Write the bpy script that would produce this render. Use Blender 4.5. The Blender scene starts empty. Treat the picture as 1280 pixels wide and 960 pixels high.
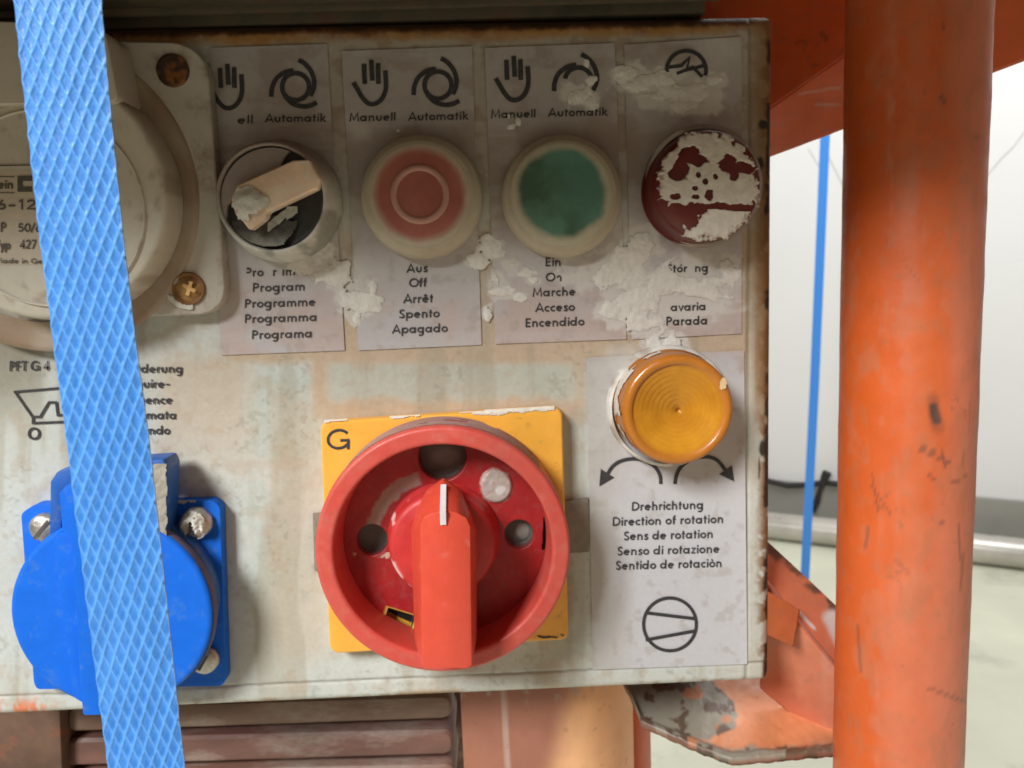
import bpy, bmesh, math, random
import numpy as np
from mathutils import Vector, Matrix

# ------------------------------------------------------------------ camera, world, lamps, exposure
scene = bpy.context.scene
COL = scene.collection
F_PX = 967.0                       # focal length in pixels of a 1280 px wide picture
PITCH, YAW, ROLL = math.radians(7.4), math.radians(1.8), math.radians(2.2)
DIST = 0.1934                      # camera to the face of the control panel, metres

def basis():
    f = np.array([math.sin(YAW)*math.cos(PITCH), math.cos(YAW)*math.cos(PITCH), -math.sin(PITCH)])
    r0 = np.array([math.cos(YAW), -math.sin(YAW), 0.0])
    u0 = np.cross(r0, f)
    r = r0*math.cos(ROLL) - u0*math.sin(ROLL)
    u = u0*math.cos(ROLL) + r0*math.sin(ROLL)
    return f, r, u
FW, RT, UP = basis()
CAM = -DIST*FW
cd = bpy.data.cameras.new('camera'); cam = bpy.data.objects.new('camera', cd); COL.objects.link(cam)
cam.matrix_world = Matrix(((RT[0], UP[0], -FW[0], CAM[0]), (RT[1], UP[1], -FW[1], CAM[1]), (RT[2], UP[2], -FW[2], CAM[2]), (0, 0, 0, 1)))
cd.sensor_fit = 'HORIZONTAL'; cd.sensor_width = 36; cd.lens = F_PX/1280*36
cd.clip_start = 0.005; cd.clip_end = 60
cd.dof.use_dof = True; cd.dof.focus_distance = 0.135; cd.dof.aperture_fstop = 42
scene.camera = cam

world = bpy.data.worlds.new('World'); scene.world = world; world.use_nodes = True
world.node_tree.nodes['Background'].inputs[0].default_value = (1.0, 0.73, 0.52, 1)
world.node_tree.nodes['Background'].inputs[1].default_value = 0.235

def area(name, loc, target, size, power, color, size_y=None):
    l = bpy.data.lights.new(name, 'AREA'); l.size = size; l.energy = power; l.color = color
    if size_y: l.shape = 'RECTANGLE'; l.size_y = size_y
    o = bpy.data.objects.new(name, l); COL.objects.link(o); o.location = loc
    d = Vector(target) - Vector(loc); o.rotation_euler = d.to_track_quat('-Z', 'Y').to_euler(); return o
area('hall_lamp', (-0.80, -1.05, 0.84), (0, 0, -0.03), 0.42, 35.0, (0.96, 0.995, 1.0))
area('ceiling_lamp', (0.9, 0.9, 1.6), (1.0, 2.3, -0.5), 1.2, 35.0, (0.97, 0.99, 1.0))
scene.view_settings.view_transform = 'Standard'; scene.view_settings.look = 'None'
scene.view_settings.exposure = 0.0; scene.view_settings.gamma = 1.0

# ------------------------------------------------------------------ helpers
def ray(u, v):
    u = np.asarray(u, float); v = np.asarray(v, float)
    return FW + ((u-640)/F_PX)[..., None]*RT - ((v-480)/F_PX)[..., None]*UP
def onY(u, v, h=0.0):              # the point at height h above the panel plane (y = 0, facing -y) seen at a pixel of the photo
    d = ray(u, v); t = (-h - CAM[1])/d[..., 1]
    return CAM + d*np.asarray(t)[..., None]
def onZ(u, v, z):
    d = ray(u, v); t = (z - CAM[2])/d[..., 2]
    return CAM + d*np.asarray(t)[..., None]
def proj(P):
    d = np.asarray(P) - CAM; w = d @ FW
    return 640 + F_PX*(d @ RT)/w, 480 - F_PX*(d @ UP)/w
def pxsize(u, v, h=0.0):           # metres per photo pixel there
    a, b, c = onY(u-5, v, h), onY(u+5, v, h), onY(u, v+5, h); d = onY(u, v-5, h)
    return float((np.linalg.norm(b-a)+np.linalg.norm(c-d))/20)

def vnoise(x, y, seed=0):
    xi = np.floor(x).astype(np.int64); yi = np.floor(y).astype(np.int64)
    fx = x-xi; fy = y-yi; fx = fx*fx*(3-2*fx); fy = fy*fy*(3-2*fy)
    def hsh(a, b):
        n = (a*374761393 + b*668265263 + seed*1442695041) & 0x7fffffff
        n = ((n ^ (n >> 13))*1274126177) & 0x7fffffff
        n = n ^ (n >> 16)
        return (n & 0xffff)/65535.0
    return (hsh(xi, yi)*(1-fx)+hsh(xi+1, yi)*fx)*(1-fy) + (hsh(xi, yi+1)*(1-fx)+hsh(xi+1, yi+1)*fx)*fy
def fbm(x, y, s, seed=0, o=4):     # 0..1, feature size s
    x = np.asarray(x, float); y = np.asarray(y, float)
    t = 0; a = 1; n = 0
    for k in range(o):
        t = t + a*vnoise(x/s*2**k+k*17.3, y/s*2**k+k*7.1, seed+k); n += a; a *= 0.55
    return t/n
def sm(a, b, x):
    t = np.clip((np.asarray(x, float)-a)/(b-a), 0, 1); return t*t*(3-2*t)
def mix(c, d, t):
    t = np.asarray(t)[..., None]; return np.asarray(c)*(1-t) + np.asarray(d)*t

ORIG = {}
def link(name, me, parent=None, label=None, smooth=False, origin=None):
    n = len(me.vertices); co = np.empty(n*3); me.vertices.foreach_get('co', co); co = co.reshape(-1, 3)
    c = (co.min(0)+co.max(0))/2 if origin is None else np.array(origin, float)
    me.transform(Matrix.Translation(-Vector(c)))
    o = bpy.data.objects.new(name, me); COL.objects.link(o)
    ORIG[o.name] = c
    if parent is not None:
        o.parent = parent; o.location = Vector(c - ORIG[parent.name])
    else: o.location = Vector(c)
    if label: o['label'] = label
    if smooth:
        me.polygons.foreach_set('use_smooth', [True]*len(me.polygons))
    return o
def thing(name, loc, label, cat, group=None):
    o = bpy.data.objects.new(name, None); COL.objects.link(o); o.location = loc; o.empty_display_size = 0.02
    ORIG[o.name] = np.array(loc, float); o['label'] = label; o['category'] = cat
    if group: o['group'] = group
    return o
def tag(o, label, cat): o['label'] = label; o['category'] = cat; return o
def set_col(me, rgb):
    a = me.color_attributes.new('Col', 'FLOAT_COLOR', 'POINT')
    b = np.ones((len(me.vertices), 4)); b[:, :3] = np.clip(rgb, 0, 1); a.data.foreach_set('color', b.ravel())
def mesh_np(name, V, Fq, m, rgb=None):
    me = bpy.data.meshes.new(name); V = np.asarray(V, float); Fq = np.asarray(Fq, np.int64)
    nf, k = Fq.shape
    me.vertices.add(len(V)); me.vertices.foreach_set('co', V.ravel())
    me.loops.add(nf*k); me.loops.foreach_set('vertex_index', Fq.ravel())
    me.polygons.add(nf); me.polygons.foreach_set('loop_start', np.arange(nf)*k); me.polygons.foreach_set('loop_total', np.full(nf, k))
    me.update(calc_edges=True)
    if rgb is not None: set_col(me, rgb)
    me.materials.append(m); return me

def grid_faces(nr, nc, keep=None, flip=False):
    idx = np.arange(nr*nc).reshape(nr, nc)
    q = np.stack([idx[:-1, :-1], idx[1:, :-1], idx[1:, 1:], idx[:-1, 1:]], -1).reshape(-1, 4)
    if flip: q = q[:, ::-1]
    if keep is not None:
        k = keep.ravel(); q = q[k[q].all(1)]
    return q
def compact(V, Fq, rgb=None):
    used = np.zeros(len(V), bool); used[Fq.ravel()] = True
    m = np.cumsum(used)-1
    return V[used], m[Fq], (rgb[used] if rgb is not None else None)

def sheet(name, quad, step, h0, m, parent, dh=None, col=None, mask=None, label=None, smooth=True):
    """height field standing on the plane h0 over a pixel quad TL,TR,BR,BL"""
    q = np.array(quad, float)
    w = max(np.linalg.norm(q[1]-q[0]), np.linalg.norm(q[2]-q[3])); hh = max(np.linalg.norm(q[3]-q[0]), np.linalg.norm(q[2]-q[1]))
    nc = int(w/step)+2; nr = int(hh/step)+2
    s, t = np.meshgrid(np.linspace(0, 1, nc), np.linspace(0, 1, nr))
    s = s[..., None]; t = t[..., None]
    P = (q[0]*(1-s)+q[1]*s)*(1-t) + (q[3]*(1-s)+q[2]*s)*t
    U, Vv = P[..., 0], P[..., 1]
    X = onY(U, Vv, h0)
    if dh is not None: X[..., 1] -= dh(U, Vv)
    keep = mask(U, Vv) if mask is not None else None
    rgb = col(U, Vv).reshape(-1, 3) if col is not None else None
    Fq = grid_faces(nr, nc, keep)
    V, Fq, rgb = compact(X.reshape(-1, 3), Fq, rgb)
    return link(name, mesh_np(name, V, Fq, m, rgb), parent, label, smooth)

def lathe(name, c, prof, m, parent, seg=96, col=None, label=None, smooth=True, sub=1, href=None, wob=0.0, seed=1, squash=1.0):
    """turned part about an axis normal to the panel; prof = [(radius px, height m)], c = pixel of its centre at height href"""
    href = prof[-1][1] if href is None else href
    C = onY(c[0], c[1], href); s = pxsize(c[0], c[1], href)
    pr = [prof[0]]
    for a, b in zip(prof[:-1], prof[1:]):
        k = max(1, int(sub*math.hypot(b[0]-a[0], (b[1]-a[1])/s)/6)) if sub > 1 else 1
        for i in range(1, k+1): pr.append((a[0]+(b[0]-a[0])*i/k, a[1]+(b[1]-a[1])*i/k))
    pr = np.array(pr); n = len(pr)
    th = np.linspace(0, 2*math.pi, seg, endpoint=False)
    T, R = np.meshgrid(th, pr[:, 0]); H = np.repeat(pr[:, 1][:, None], seg, 1)
    w = 1 + wob*(fbm(np.cos(T)*3+9, np.sin(T)*3+9, 1.0, seed)-0.5)
    dx = R*np.cos(T)*w; dz = R*np.sin(T)*w*squash
    V = np.stack([C[0]+dx*s, -H, C[2]+dz*s], -1).reshape(-1, 3)
    idx = np.arange(n*seg).reshape(n, seg); nx = np.roll(idx, -1, 1)
    q = np.stack([idx[:-1], idx[1:], nx[1:], nx[:-1]], -1).reshape(-1, 4)[:, ::-1]
    rgb = col(dx, -dz, R).reshape(-1, 3) if col is not None else None
    return link(name, mesh_np(name, V, q, m, rgb), parent, label, smooth)

def loft(name, loops, m, parent, label=None, bevel=0.0, smooth=False, cap=True, seg=2, origin=None):
    """solid through a list of equally long 3D loops, front loop last"""
    bm = bmesh.new(); rows = [[bm.verts.new(tuple(p)) for p in L] for L in loops]
    n = len(rows[0])
    for a, b in zip(rows[:-1], rows[1:]):
        for i in range(n): bm.faces.new((a[i], a[(i+1) % n], b[(i+1) % n], b[i]))
    if cap: bm.faces.new(rows[0][::-1]); bm.faces.new(rows[-1])
    bmesh.ops.recalc_face_normals(bm, faces=bm.faces)
    if bevel:
        es = [e for e in bm.edges if len(e.link_faces) == 2 and e.calc_face_angle() > 0.35]
        bmesh.ops.bevel(bm, geom=es, offset=bevel, segments=seg, affect='EDGES', profile=0.6, clamp_overlap=True)
    me = bpy.data.meshes.new(name); bm.to_mesh(me); bm.free(); me.materials.append(m)
    o = link(name, me, parent, label, False, origin)
    if smooth or bevel:
        me.polygons.foreach_set('use_smooth', [True]*len(me.polygons))
        try: me.set_sharp_from_angle(angle=math.radians(32))
        except Exception: pass
    return o
def prism(name, px, h0, h1, m, parent, bevel=0.0, label=None, taper=None, seg=2):
    """px: outline in photo pixels as seen at its front height h1"""
    p = np.array(px, float); A = onY(p[:, 0], p[:, 1], h1); B = A.copy(); B[:, 1] = -h0
    if taper: c = A.mean(0); B[:, 0] = c[0]+(B[:, 0]-c[0])*taper; B[:, 2] = c[2]+(B[:, 2]-c[2])*taper
    return loft(name, [B, A], m, parent, label, bevel, seg=seg)
def rounded(px, r, n=6):
    """round the corners of a pixel polygon; r one number or one per corner"""
    p = np.array(px, float); out = []; N = len(p)
    rr = r if hasattr(r, '__len__') else [r]*N
    for i in range(N):
        a, b, c = p[i-1], p[i], p[(i+1) % N]
        if rr[i] <= 0: out.append(b); continue
        d1 = (a-b)/np.linalg.norm(a-b); d2 = (c-b)/np.linalg.norm(c-b)
        s, e = b+d1*rr[i], b+d2*rr[i]
        for k in range(n+1):
            t = k/n; out.append(s*(1-t)**2 + b*2*t*(1-t)*0.82 + (s+e)/2*2*t*(1-t)*0.18 + e*t*t)
    return np.array(out)

# strokes: flat ribbons of ink laid on a plane
class Ink:
    def __init__(s, h): s.V = []; s.F = []; s.h = h; s.k = 0
    def stroke(s, pts, w, closed=False, pt=None):
        p = np.array(pts, float)
        if len(p) < 2: return
        if closed: p = np.vstack([p, p[:1]])
        d = np.diff(p, axis=0); L = np.linalg.norm(d, axis=1)+1e-9; d /= L[:, None]
        if closed: t = np.vstack([d[-1:]+d[:1], d[:-1]+d[1:], d[-1:]+d[:1]])
        else: t = np.vstack([d[:1], d[:-1]+d[1:], d[-1:]])
        tl = np.linalg.norm(t, axis=1)+1e-9; t /= tl[:, None]
        nrm = np.stack([-t[:, 1], t[:, 0]], 1)
        cs = np.ones(len(p))
        if len(p) > 2: cs[1:-1] = np.clip(1/np.maximum(0.6, (t[1:-1]*d[1:]).sum(1)), 1, 1.4)
        ww = np.asarray(w)/2
        a = p + nrm*(ww*cs)[:, None]; b = p - nrm*(ww*cs)[:, None]
        base = len(s.V); hh = s.h + (s.k % 7)*6e-6; s.k += 1
        A = onY(a[:, 0], a[:, 1], hh) if pt is None else pt(a, s.k); B = onY(b[:, 0], b[:, 1], hh) if pt is None else pt(b, s.k)
        for i in range(len(p)): s.V += [A[i], B[i]]
        for i in range(len(p)-1): s.F.append((base+2*i, base+2*i+1, base+2*i+3, base+2*i+2))
    def poly(s, pts):
        p = np.array(pts, float); hh = s.h+(s.k % 7)*6e-6; s.k += 1
        A = onY(p[:, 0], p[:, 1], hh); b = len(s.V); s.V += list(A); s.F.append(tuple(range(b, b+len(p))))
    def build(s, name, m, parent, label=None):
        me = bpy.data.meshes.new(name); me.from_pydata([tuple(v) for v in s.V], [], s.F)
        bm = bmesh.new(); bm.from_mesh(me)
        for f in bm.faces:
            f.normal_update()
            if f.normal.y > 0: f.normal_flip()
        bm.to_mesh(me); bm.free(); me.materials.append(m)
        return link(name, me, parent, label)

def cr(p, n=6):
    p = [np.array(q, float) for q in p]; p = [2*p[0]-p[1]]+p+[2*p[-1]-p[-2]]; out = []
    for i in range(1, len(p)-2):
        for k in range(n):
            t = k/n; out.append(.5*((2*p[i])+(p[i+1]-p[i-1])*t+(2*p[i-1]-5*p[i]+4*p[i+1]-p[i+2])*t*t+(3*p[i]-p[i-1]-3*p[i+1]+p[i+2])*t**3))
    return out+[p[-2]]
def arc(cx, cy, r, a0, a1, n=14, ry=None):
    ry = r if ry is None else ry
    return [(cx+r*math.cos(math.radians(a0+(a1-a0)*i/n)), cy+ry*math.sin(math.radians(a0+(a1-a0)*i/n))) for i in range(n+1)]
B_ = lambda cx: arc(cx, .33, .245, 0, 360, 18)
GL = {  # geometric sans letters: (advance, strokes), y up, cap height 1
 ' ': (.36, []), 'a': (.80, [B_(.33), [(.60, 0), (.60, .66)]]), 'b': (.80, [B_(.42), [(.14, 0), (.14, 1.02)]]),
 'c': (.58, [arc(.34, .33, .245, 50, 310)]), 'd': (.80, [B_(.33), [(.60, 0), (.60, 1.02)]]),
 'e': (.72, [arc(.34, .33, .245, 0, 315, 16), [(.12, .35), (.57, .35)]]),
 'f': (.42, [[(.17, 0), (.17, .80)]+arc(.33, .80, .16, 180, 90, 5), [(.03, .60), (.36, .60)]]),
 'g': (.80, [B_(.33), [(.60, .66), (.60, -.08)]+arc(.37, -.06, .23, 0, -140, 8)]),
 'h': (.72, [[(.14, 0), (.14, 1.02)], arc(.34, .38, .20, 170, 0, 8)+[(.54, 0)]]),
 'i': (.28, [[(.14, 0), (.14, .66)], [(.14, .78), (.14, .96)]]), 'k': (.66, [[(.14, 0), (.14, 1.02)], [(.17, .30), (.52, .66)], [(.26, .36), (.58, 0)]]),
 'l': (.28, [[(.14, 0), (.14, 1.02)]]), 'm': (1.05, [[(.14, 0), (.14, .66)], arc(.32, .40, .18, 170, 0, 8)+[(.50, 0)], arc(.69, .40, .18, 170, 0, 8)+[(.87, 0)]]),
 'n': (.72, [[(.14, 0), (.14, .66)], arc(.34, .38, .20, 170, 0, 8)+[(.54, 0)]]), 'o': (.70, [B_(.34)]),
 'p': (.80, [B_(.42), [(.14, -.30), (.14, .66)]]), 'q': (.80, [B_(.33), [(.60, -.30), (.60, .66)]]),
 'r': (.46, [[(.14, 0), (.14, .66)], arc(.34, .38, .20, 170, 70, 6)]),
 's': (.52, [[(.44, .53), (.36, .60), (.24, .60), (.15, .52), (.17, .40), (.36, .30), (.42, .18), (.35, .08), (.22, .06), (.08, .15)]]),
 't': (.42, [[(.18, 0), (.18, .90)], [(.03, .60), (.35, .60)]]), 'u': (.72, [[(.14, .66), (.14, .28)]+arc(.34, .28, .20, 180, 360, 8)+[(.54, .66)]]),
 'v': (.60, [[(.06, .66), (.29, .03), (.52, .66)]]), 'y': (.60, [[(.06, .66), (.30, .05)], [(.54, .66), (.18, -.30)]]), 'z': (.56, [[(.08, .60), (.46, .60), (.08, .07), (.48, .07)]]),
 'x': (.56, [[(.08, .64), (.46, .02)], [(.46, .64), (.08, .02)]]), 'j': (.28, [[(.14, .66), (.14, -.2), (.0, -.28)], [(.14, .78), (.14, .96)]]),
 'A': (.88, [[(.05, 0), (.42, .98), (.80, 0)], [(.20, .30), (.65, .30)]]), 'D': (.88, [[(.14, .0), (.14, .93)], [(.14, .93), (.34, .93)]+arc(.34, .50, .42, 90, -90, 12)+[(.14, .08)]]),
 'E': (.66, [[(.14, 0), (.14, 1)], [(.14, .92), (.56, .92)], [(.14, .50), (.52, .50)], [(.14, .08), (.56, .08)]]),
 'J': (.5, [[(.36, 1), (.36, .2), (.22, .07), (.05, .15)]]), 'M': (1.05, [[(.12, 0), (.20, .98), (.50, .18), (.82, .98), (.92, 0)]]),
 'O': (1.0, [arc(.50, .50, .42, 0, 360, 20)]), 'P': (.70, [[(.14, 0), (.14, 1)], [(.14, .92), (.34, .92)]+arc(.34, .70, .22, 90, -90, 8)+[(.14, .48)]]),
 'S': (.66, [[(.54, .82), (.44, .92), (.28, .93), (.15, .82), (.17, .62), (.44, .42), (.54, .24), (.46, .09), (.28, .06), (.10, .18)]]),
 'C': (.80, [arc(.48, .50, .40, 45, 315)]), 'G': (1.0, [arc(.50, .50, .42, 38, 325, 20)+[(.90, .30)], [(.56, .44), (.92, .44)], [(.88, .44), (.88, .02)]]),
 'F': (.60, [[(.14, 0), (.14, 1)], [(.14, .92), (.54, .92)], [(.14, .50), (.48, .50)]]), 'T': (.66, [[(.33, 0), (.33, 1)], [(.04, .92), (.62, .92)]]),
 '0': (.68, [arc(.34, .50, .25, 0, 360, 16, .42)]), '1': (.5, [[(.12, .78), (.30, .96), (.30, 0)]]), '2': (.66, [arc(.32, .70, .22, 165, -20, 8)+[(.10, .08), (.58, .08)]]),
 '4': (.72, [[(.50, 0), (.50, .96), (.10, .28), (.66, .28)]]), '5': (.66, [[(.52, .92), (.18, .92), (.14, .55)]+arc(.30, .33, .24, 110, -140, 9)]),
 '6': (.68, [arc(.34, .30, .22, 0, 360, 14), [(.13, .34), (.40, .96)]]), '7': (.60, [[(.08, .92), (.54, .92), (.20, 0)]]),
 '/': (.45, [[(.05, -.05), (.40, 1.0)]]), '-': (.55, [[(.08, .40), (.46, .40)]]), '.': (.26, [[(.13, 0), (.13, .16)]]),
}
GL['ê'] = (.72, GL['e'][1]+[[(.20, .74), (.34, .88), (.48, .74)]]); GL['ò'] = (.70, GL['o'][1]+[[(.24, .92), (.40, .76)]]); GL['ö'] = (.70, GL['o'][1]+[[(.22, .78), (.22, .94)], [(.46, .78), (.46, .94)]])
class InkSet:
    '''one object per printed word or symbol'''
    def __init__(s, h): s.h = h; s.items = []
    def new(s, name): s.items.append((name, Ink(s.h))); return s.items[-1][1]
    def build(s, m, parent):
        for n, i in s.items: i.build(n, m, parent)
def text(ink, s, x0, x1, y0, cap, w=.175, slope=-0.035, rng=random.Random(3), wear=0.0):
    """one printed line between pixel x0 and x1, baseline y0 at x0"""
    tot = sum(GL[c][0] for c in s); k = (x1-x0)/tot; x = 0
    if isinstance(ink, InkSet): ink = ink.new('printed_word')
    for c in s:
        adv, st = GL[c]
        for p in st:
            if wear and rng.random() < wear: continue
            q = [(x0+(x+a)*k + b*cap*0.03, y0-b*cap+slope*(x+a)*k) for a, b in p]
            ink.stroke(q, w*cap)
        x += adv

# ------------------------------------------------------------------ materials
def mat(name, color=None, rough=0.5, metal=0.0, var=0.12, scale=300.0, bump=0.15, bscale=None, dirt=None, dirt_amt=0.0, dscale=120.0, spec=0.5, coat=0.0, sss=0.0, stretch=None, bdist=0.0002):
    m = bpy.data.materials.new(name); m.use_nodes = True; nt = m.node_tree; N = nt.nodes; L = nt.links
    b = N['Principled BSDF']; b.inputs['Metallic'].default_value = metal; b.inputs['Specular IOR Level'].default_value = spec
    b.inputs['Coat Weight'].default_value = coat; b.inputs['Coat Roughness'].default_value = 0.15
    if sss: b.inputs['Subsurface Weight'].default_value = sss; b.inputs['Subsurface Radius'].default_value = (.004, .002, .001); b.inputs['Subsurface Scale'].default_value = 1.0
    tc = N.new('ShaderNodeTexCoord'); src = tc.outputs['Object']
    if stretch:
        mp = N.new('ShaderNodeMapping'); mp.inputs['Scale'].default_value = stretch; L.new(src, mp.inputs['Vector']); src = mp.outputs['Vector']
    def noise(sc, det=6, r=0.6):
        n = N.new('ShaderNodeTexNoise'); n.inputs['Scale'].default_value = sc; n.inputs['Detail'].default_value = det; n.inputs['Roughness'].default_value = r
        L.new(src, n.inputs['Vector']); return n.outputs['Fac']
    if color is None:
        a = N.new('ShaderNodeAttribute'); a.attribute_name = 'Col'; c = a.outputs['Color']
    else:
        r = N.new('ShaderNodeRGB'); r.outputs[0].default_value = (*color, 1); c = r.outputs[0]
    n1 = noise(scale)
    mr = N.new('ShaderNodeMapRange'); mr.inputs['From Min'].default_value = .3; mr.inputs['From Max'].default_value = .7
    mr.inputs['To Min'].default_value = 1-var; mr.inputs['To Max'].default_value = 1+var; L.new(n1, mr.inputs['Value'])
    mx = N.new('ShaderNodeVectorMath'); mx.operation = 'SCALE'; L.new(c, mx.inputs[0]); L.new(mr.outputs[0], mx.inputs['Scale']); c = mx.outputs[0]
    if dirt is not None:
        n2 = noise(dscale, 8, .7); cr = N.new('ShaderNodeMapRange'); cr.inputs['From Min'].default_value = .62-dirt_amt*.35; cr.inputs['From Max'].default_value = .80-dirt_amt*.25
        L.new(n2, cr.inputs['Value']); mc = N.new('ShaderNodeMix'); mc.data_type = 'RGBA'; L.new(cr.outputs[0], mc.inputs[0]); L.new(c, mc.inputs[6]); mc.inputs[7].default_value = (*dirt, 1); c = mc.outputs[2]
    L.new(c, b.inputs['Base Color'])
    n3 = noise(scale*.7, 5); rr = N.new('ShaderNodeMapRange'); rr.inputs['From Min'].default_value = .3; rr.inputs['From Max'].default_value = .7
    rr.inputs['To Min'].default_value = max(.05, rough-.12); rr.inputs['To Max'].default_value = min(1, rough+.12); L.new(n3, rr.inputs['Value']); L.new(rr.outputs[0], b.inputs['Roughness'])
    if bump:
        n4 = noise(bscale or scale*3, 8, .65); bp = N.new('ShaderNodeBump'); bp.inputs['Strength'].default_value = bump; bp.inputs['Distance'].default_value = bdist
        L.new(n4, bp.inputs['Height']); L.new(bp.outputs['Normal'], b.inputs['Normal'])
    return m
M = dict(
 enamel=mat('worn_enamel', None, .58, spec=.3, var=.05, scale=900, bump=.25, bscale=1500),
 shell=mat('box_shell', (.13, .085, .055), .85, var=.4, dirt=(.05, .025, .012), dirt_amt=.5, dscale=150, spec=.2),
 label=mat('faded_label_foil', None, .42, var=.035, scale=700, bump=.15, bscale=900),
 ink=mat('printed_ink', (.036, .032, .034), .6, var=.5, scale=900, dirt=(.24, .20, .18), dirt_amt=.08, dscale=1300),
 plaster=mat('dried_plaster', (.60, .57, .51), .9, var=.12, scale=700, bump=.9, bscale=1600, bdist=.0005, spec=.2),
 crust=mat('plaster_crust', None, .9, var=.10, scale=500, bump=.45, bscale=1100, bdist=.0003, spec=.2),
 painted=mat('painted_attr', None, .45, var=.06, scale=500, bump=.2),
 silicone=mat('cream_silicone', None, .5, var=.05, scale=500, bump=.2, sss=.15),
 red=mat('red_plastic', (.62, .045, .028), .42, var=.08, scale=350, bump=.3, bscale=900, dirt=(.66, .16, .12), dirt_amt=.12, dscale=260),
 redmatt=mat('red_plastic_collar', None, .45, var=.06, scale=400, bump=.3, bscale=900),
 yellow=mat('yellow_plastic', (.88, .42, .055), .4, var=.06, scale=200, bump=.25, bscale=900, dirt=(.45, .24, .06), dirt_amt=.08, dscale=300),
 white=mat('white_paint', (.75, .74, .75), .5, var=.05),
 black=mat('black_void', (.012, .011, .010), .8, var=.3),
 amber=mat('amber_lens', None, .28, var=.05, scale=400, bump=.15, coat=.1),
 darkred=mat('dark_red_lens', (.115, .009, .007), .4, var=.2, dirt=(.25, .15, .12), dirt_amt=.05),
 grey_pl=mat('grey_plastic', None, .55, var=.10, scale=500, bump=.4, bscale=900),
 blue=mat('blue_plastic', (.002, .135, .70), .6, var=.07, scale=220, bump=.2, bscale=900, dirt=(.06, .19, .55), dirt_amt=.22, dscale=200, spec=.3),
 blue_dusty=mat('blue_plastic_dusty', (.012, .105, .42), .5, var=.12, scale=260, bump=.3, dirt=(.16, .18, .26), dirt_amt=.2, dscale=300),
 steel=mat('dull_steel', (.50, .47, .42), .42, metal=.75, var=.3, scale=500, bump=.8, bscale=900, dirt=(.65, .62, .56), dirt_amt=.25, dscale=500),
 rust=mat('rusty_recess', None, .7, var=.3, scale=700, bump=.8, bscale=900),
 bakelite=mat('off_white_plastic', None, .5, var=.05, scale=400, bump=.3, bscale=700),
 orange=mat('orange_paint', None, .47, var=.06, scale=120, bump=.35, bscale=500, dirt=(.30, .10, .05), dirt_amt=.02, dscale=180),
 strap=mat('woven_blue_polypropylene', None, .42, var=.05, scale=800, bump=.25, bscale=2500, spec=.35),
 brown=mat('rusty_brown_paint', (.15, .075, .052), .65, var=.35, scale=120, bump=.6, dirt=(.35, .28, .23), dirt_amt=.22, dscale=70),
 dark=mat('olive_dark_paint', (.075, .058, .034), .7, var=.4, scale=90, bump=.5, dirt=(.10, .035, .012), dirt_amt=.3, dscale=90),
 wall=mat('white_wall', (.80, .81, .82), .9, var=.02, scale=2, bump=.1, bscale=60, bdist=.002),
 skirting=mat('grey_skirting', (.30, .30, .27), .8, var=.1, scale=6),
 pipe=mat('grey_pipe', (.52, .50, .46), .35, metal=.3, var=.12, scale=14),
 floor=mat('pale_floor', (.72, .74, .60), .55, var=.10, scale=3.5, bump=.1, dirt=(.36, .38, .31), dirt_amt=.2, dscale=2.2, bdist=.002),
 cable=mat('black_rubber', (.02, .02, .022), .6),
)

# ------------------------------------------------------------------ hall behind
FLOOR = -0.80
pa, pb = onZ(960, 656, FLOOR+.042), onZ(1280, 692, FLOOR+.042)
dirp = (pb-pa); dirp[2] = 0; dirp /= np.linalg.norm(dirp); nrm = np.array([-dirp[1], dirp[0], 0])
if nrm[1] < 0: nrm = -nrm
w0 = pa + nrm*0.16
def on_wall(u, v, off=0.0):
    d = ray(u, v); t = ((w0-nrm*off-CAM) @ nrm)/(d @ nrm); return CAM + d*np.asarray(t)[..., None]
def quadobj(name, pts, m, parent=None):
    me = bpy.data.meshes.new(name); me.from_pydata([tuple(p) for p in pts], [], [tuple(range(len(pts)))]); me.materials.append(m)
    return link(name, me, parent)
o = quadobj('floor', [(-6, -4, FLOOR), (7, -4, FLOOR), (7, 6, FLOOR), (-6, 6, FLOOR)], M['floor']); o['kind'] = 'structure'
A, B = w0-dirp*5, w0+dirp*5
wall = loft('wall', [[(A[0], A[1], FLOOR), (B[0], B[1], FLOOR), (B[0], B[1], 2.2), (A[0], A[1], 2.2)][::1],
                     [tuple(np.array(p)+nrm*.15) for p in [(A[0], A[1], FLOOR), (B[0], B[1], FLOOR), (B[0], B[1], 2.2), (A[0], A[1], 2.2)]]], M['wall'], None)
wall['kind'] = 'structure'
zt = float(on_wall(np.array(1240.), np.array(622.))[2])
a2, b2 = A-nrm*.02, B-nrm*.02
sk = loft('skirting', [[(a2[0], a2[1], FLOOR+.001), (b2[0], b2[1], FLOOR+.001), (b2[0], b2[1], zt), (a2[0], a2[1], zt)],
                       [(A[0]-nrm[0]*.001, A[1]-nrm[1]*.001, FLOOR+.001), (B[0]-nrm[0]*.001, B[1]-nrm[1]*.001, FLOOR+.001), (B[0]-nrm[0]*.001, B[1]-nrm[1]*.001, zt), (A[0]-nrm[0]*.001, A[1]-nrm[1]*.001, zt)]], M['skirting'], wall, bevel=.004)
def tube(name, pts, r, m, parent=None, seg=20, cap=True):
    pts = [Vector(p) for p in pts]; loops = []
    for i, p in enumerate(pts):
        t = (pts[min(i+1, len(pts)-1)]-pts[max(i-1, 0)]).normalized()
        a = t.cross(Vector((0.3, 0.2, 1)) if abs(t.z) < .9 else Vector((1, 0, 0))).normalized(); b = t.cross(a)
        rr = r[i] if hasattr(r, '__len__') else r
        loops.append([tuple(p+a*(rr*math.cos(2*math.pi*k/seg))+b*(rr*math.sin(2*math.pi*k/seg))) for k in range(seg)])
    return loft(name, loops, m, parent, smooth=True, cap=cap)
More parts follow.
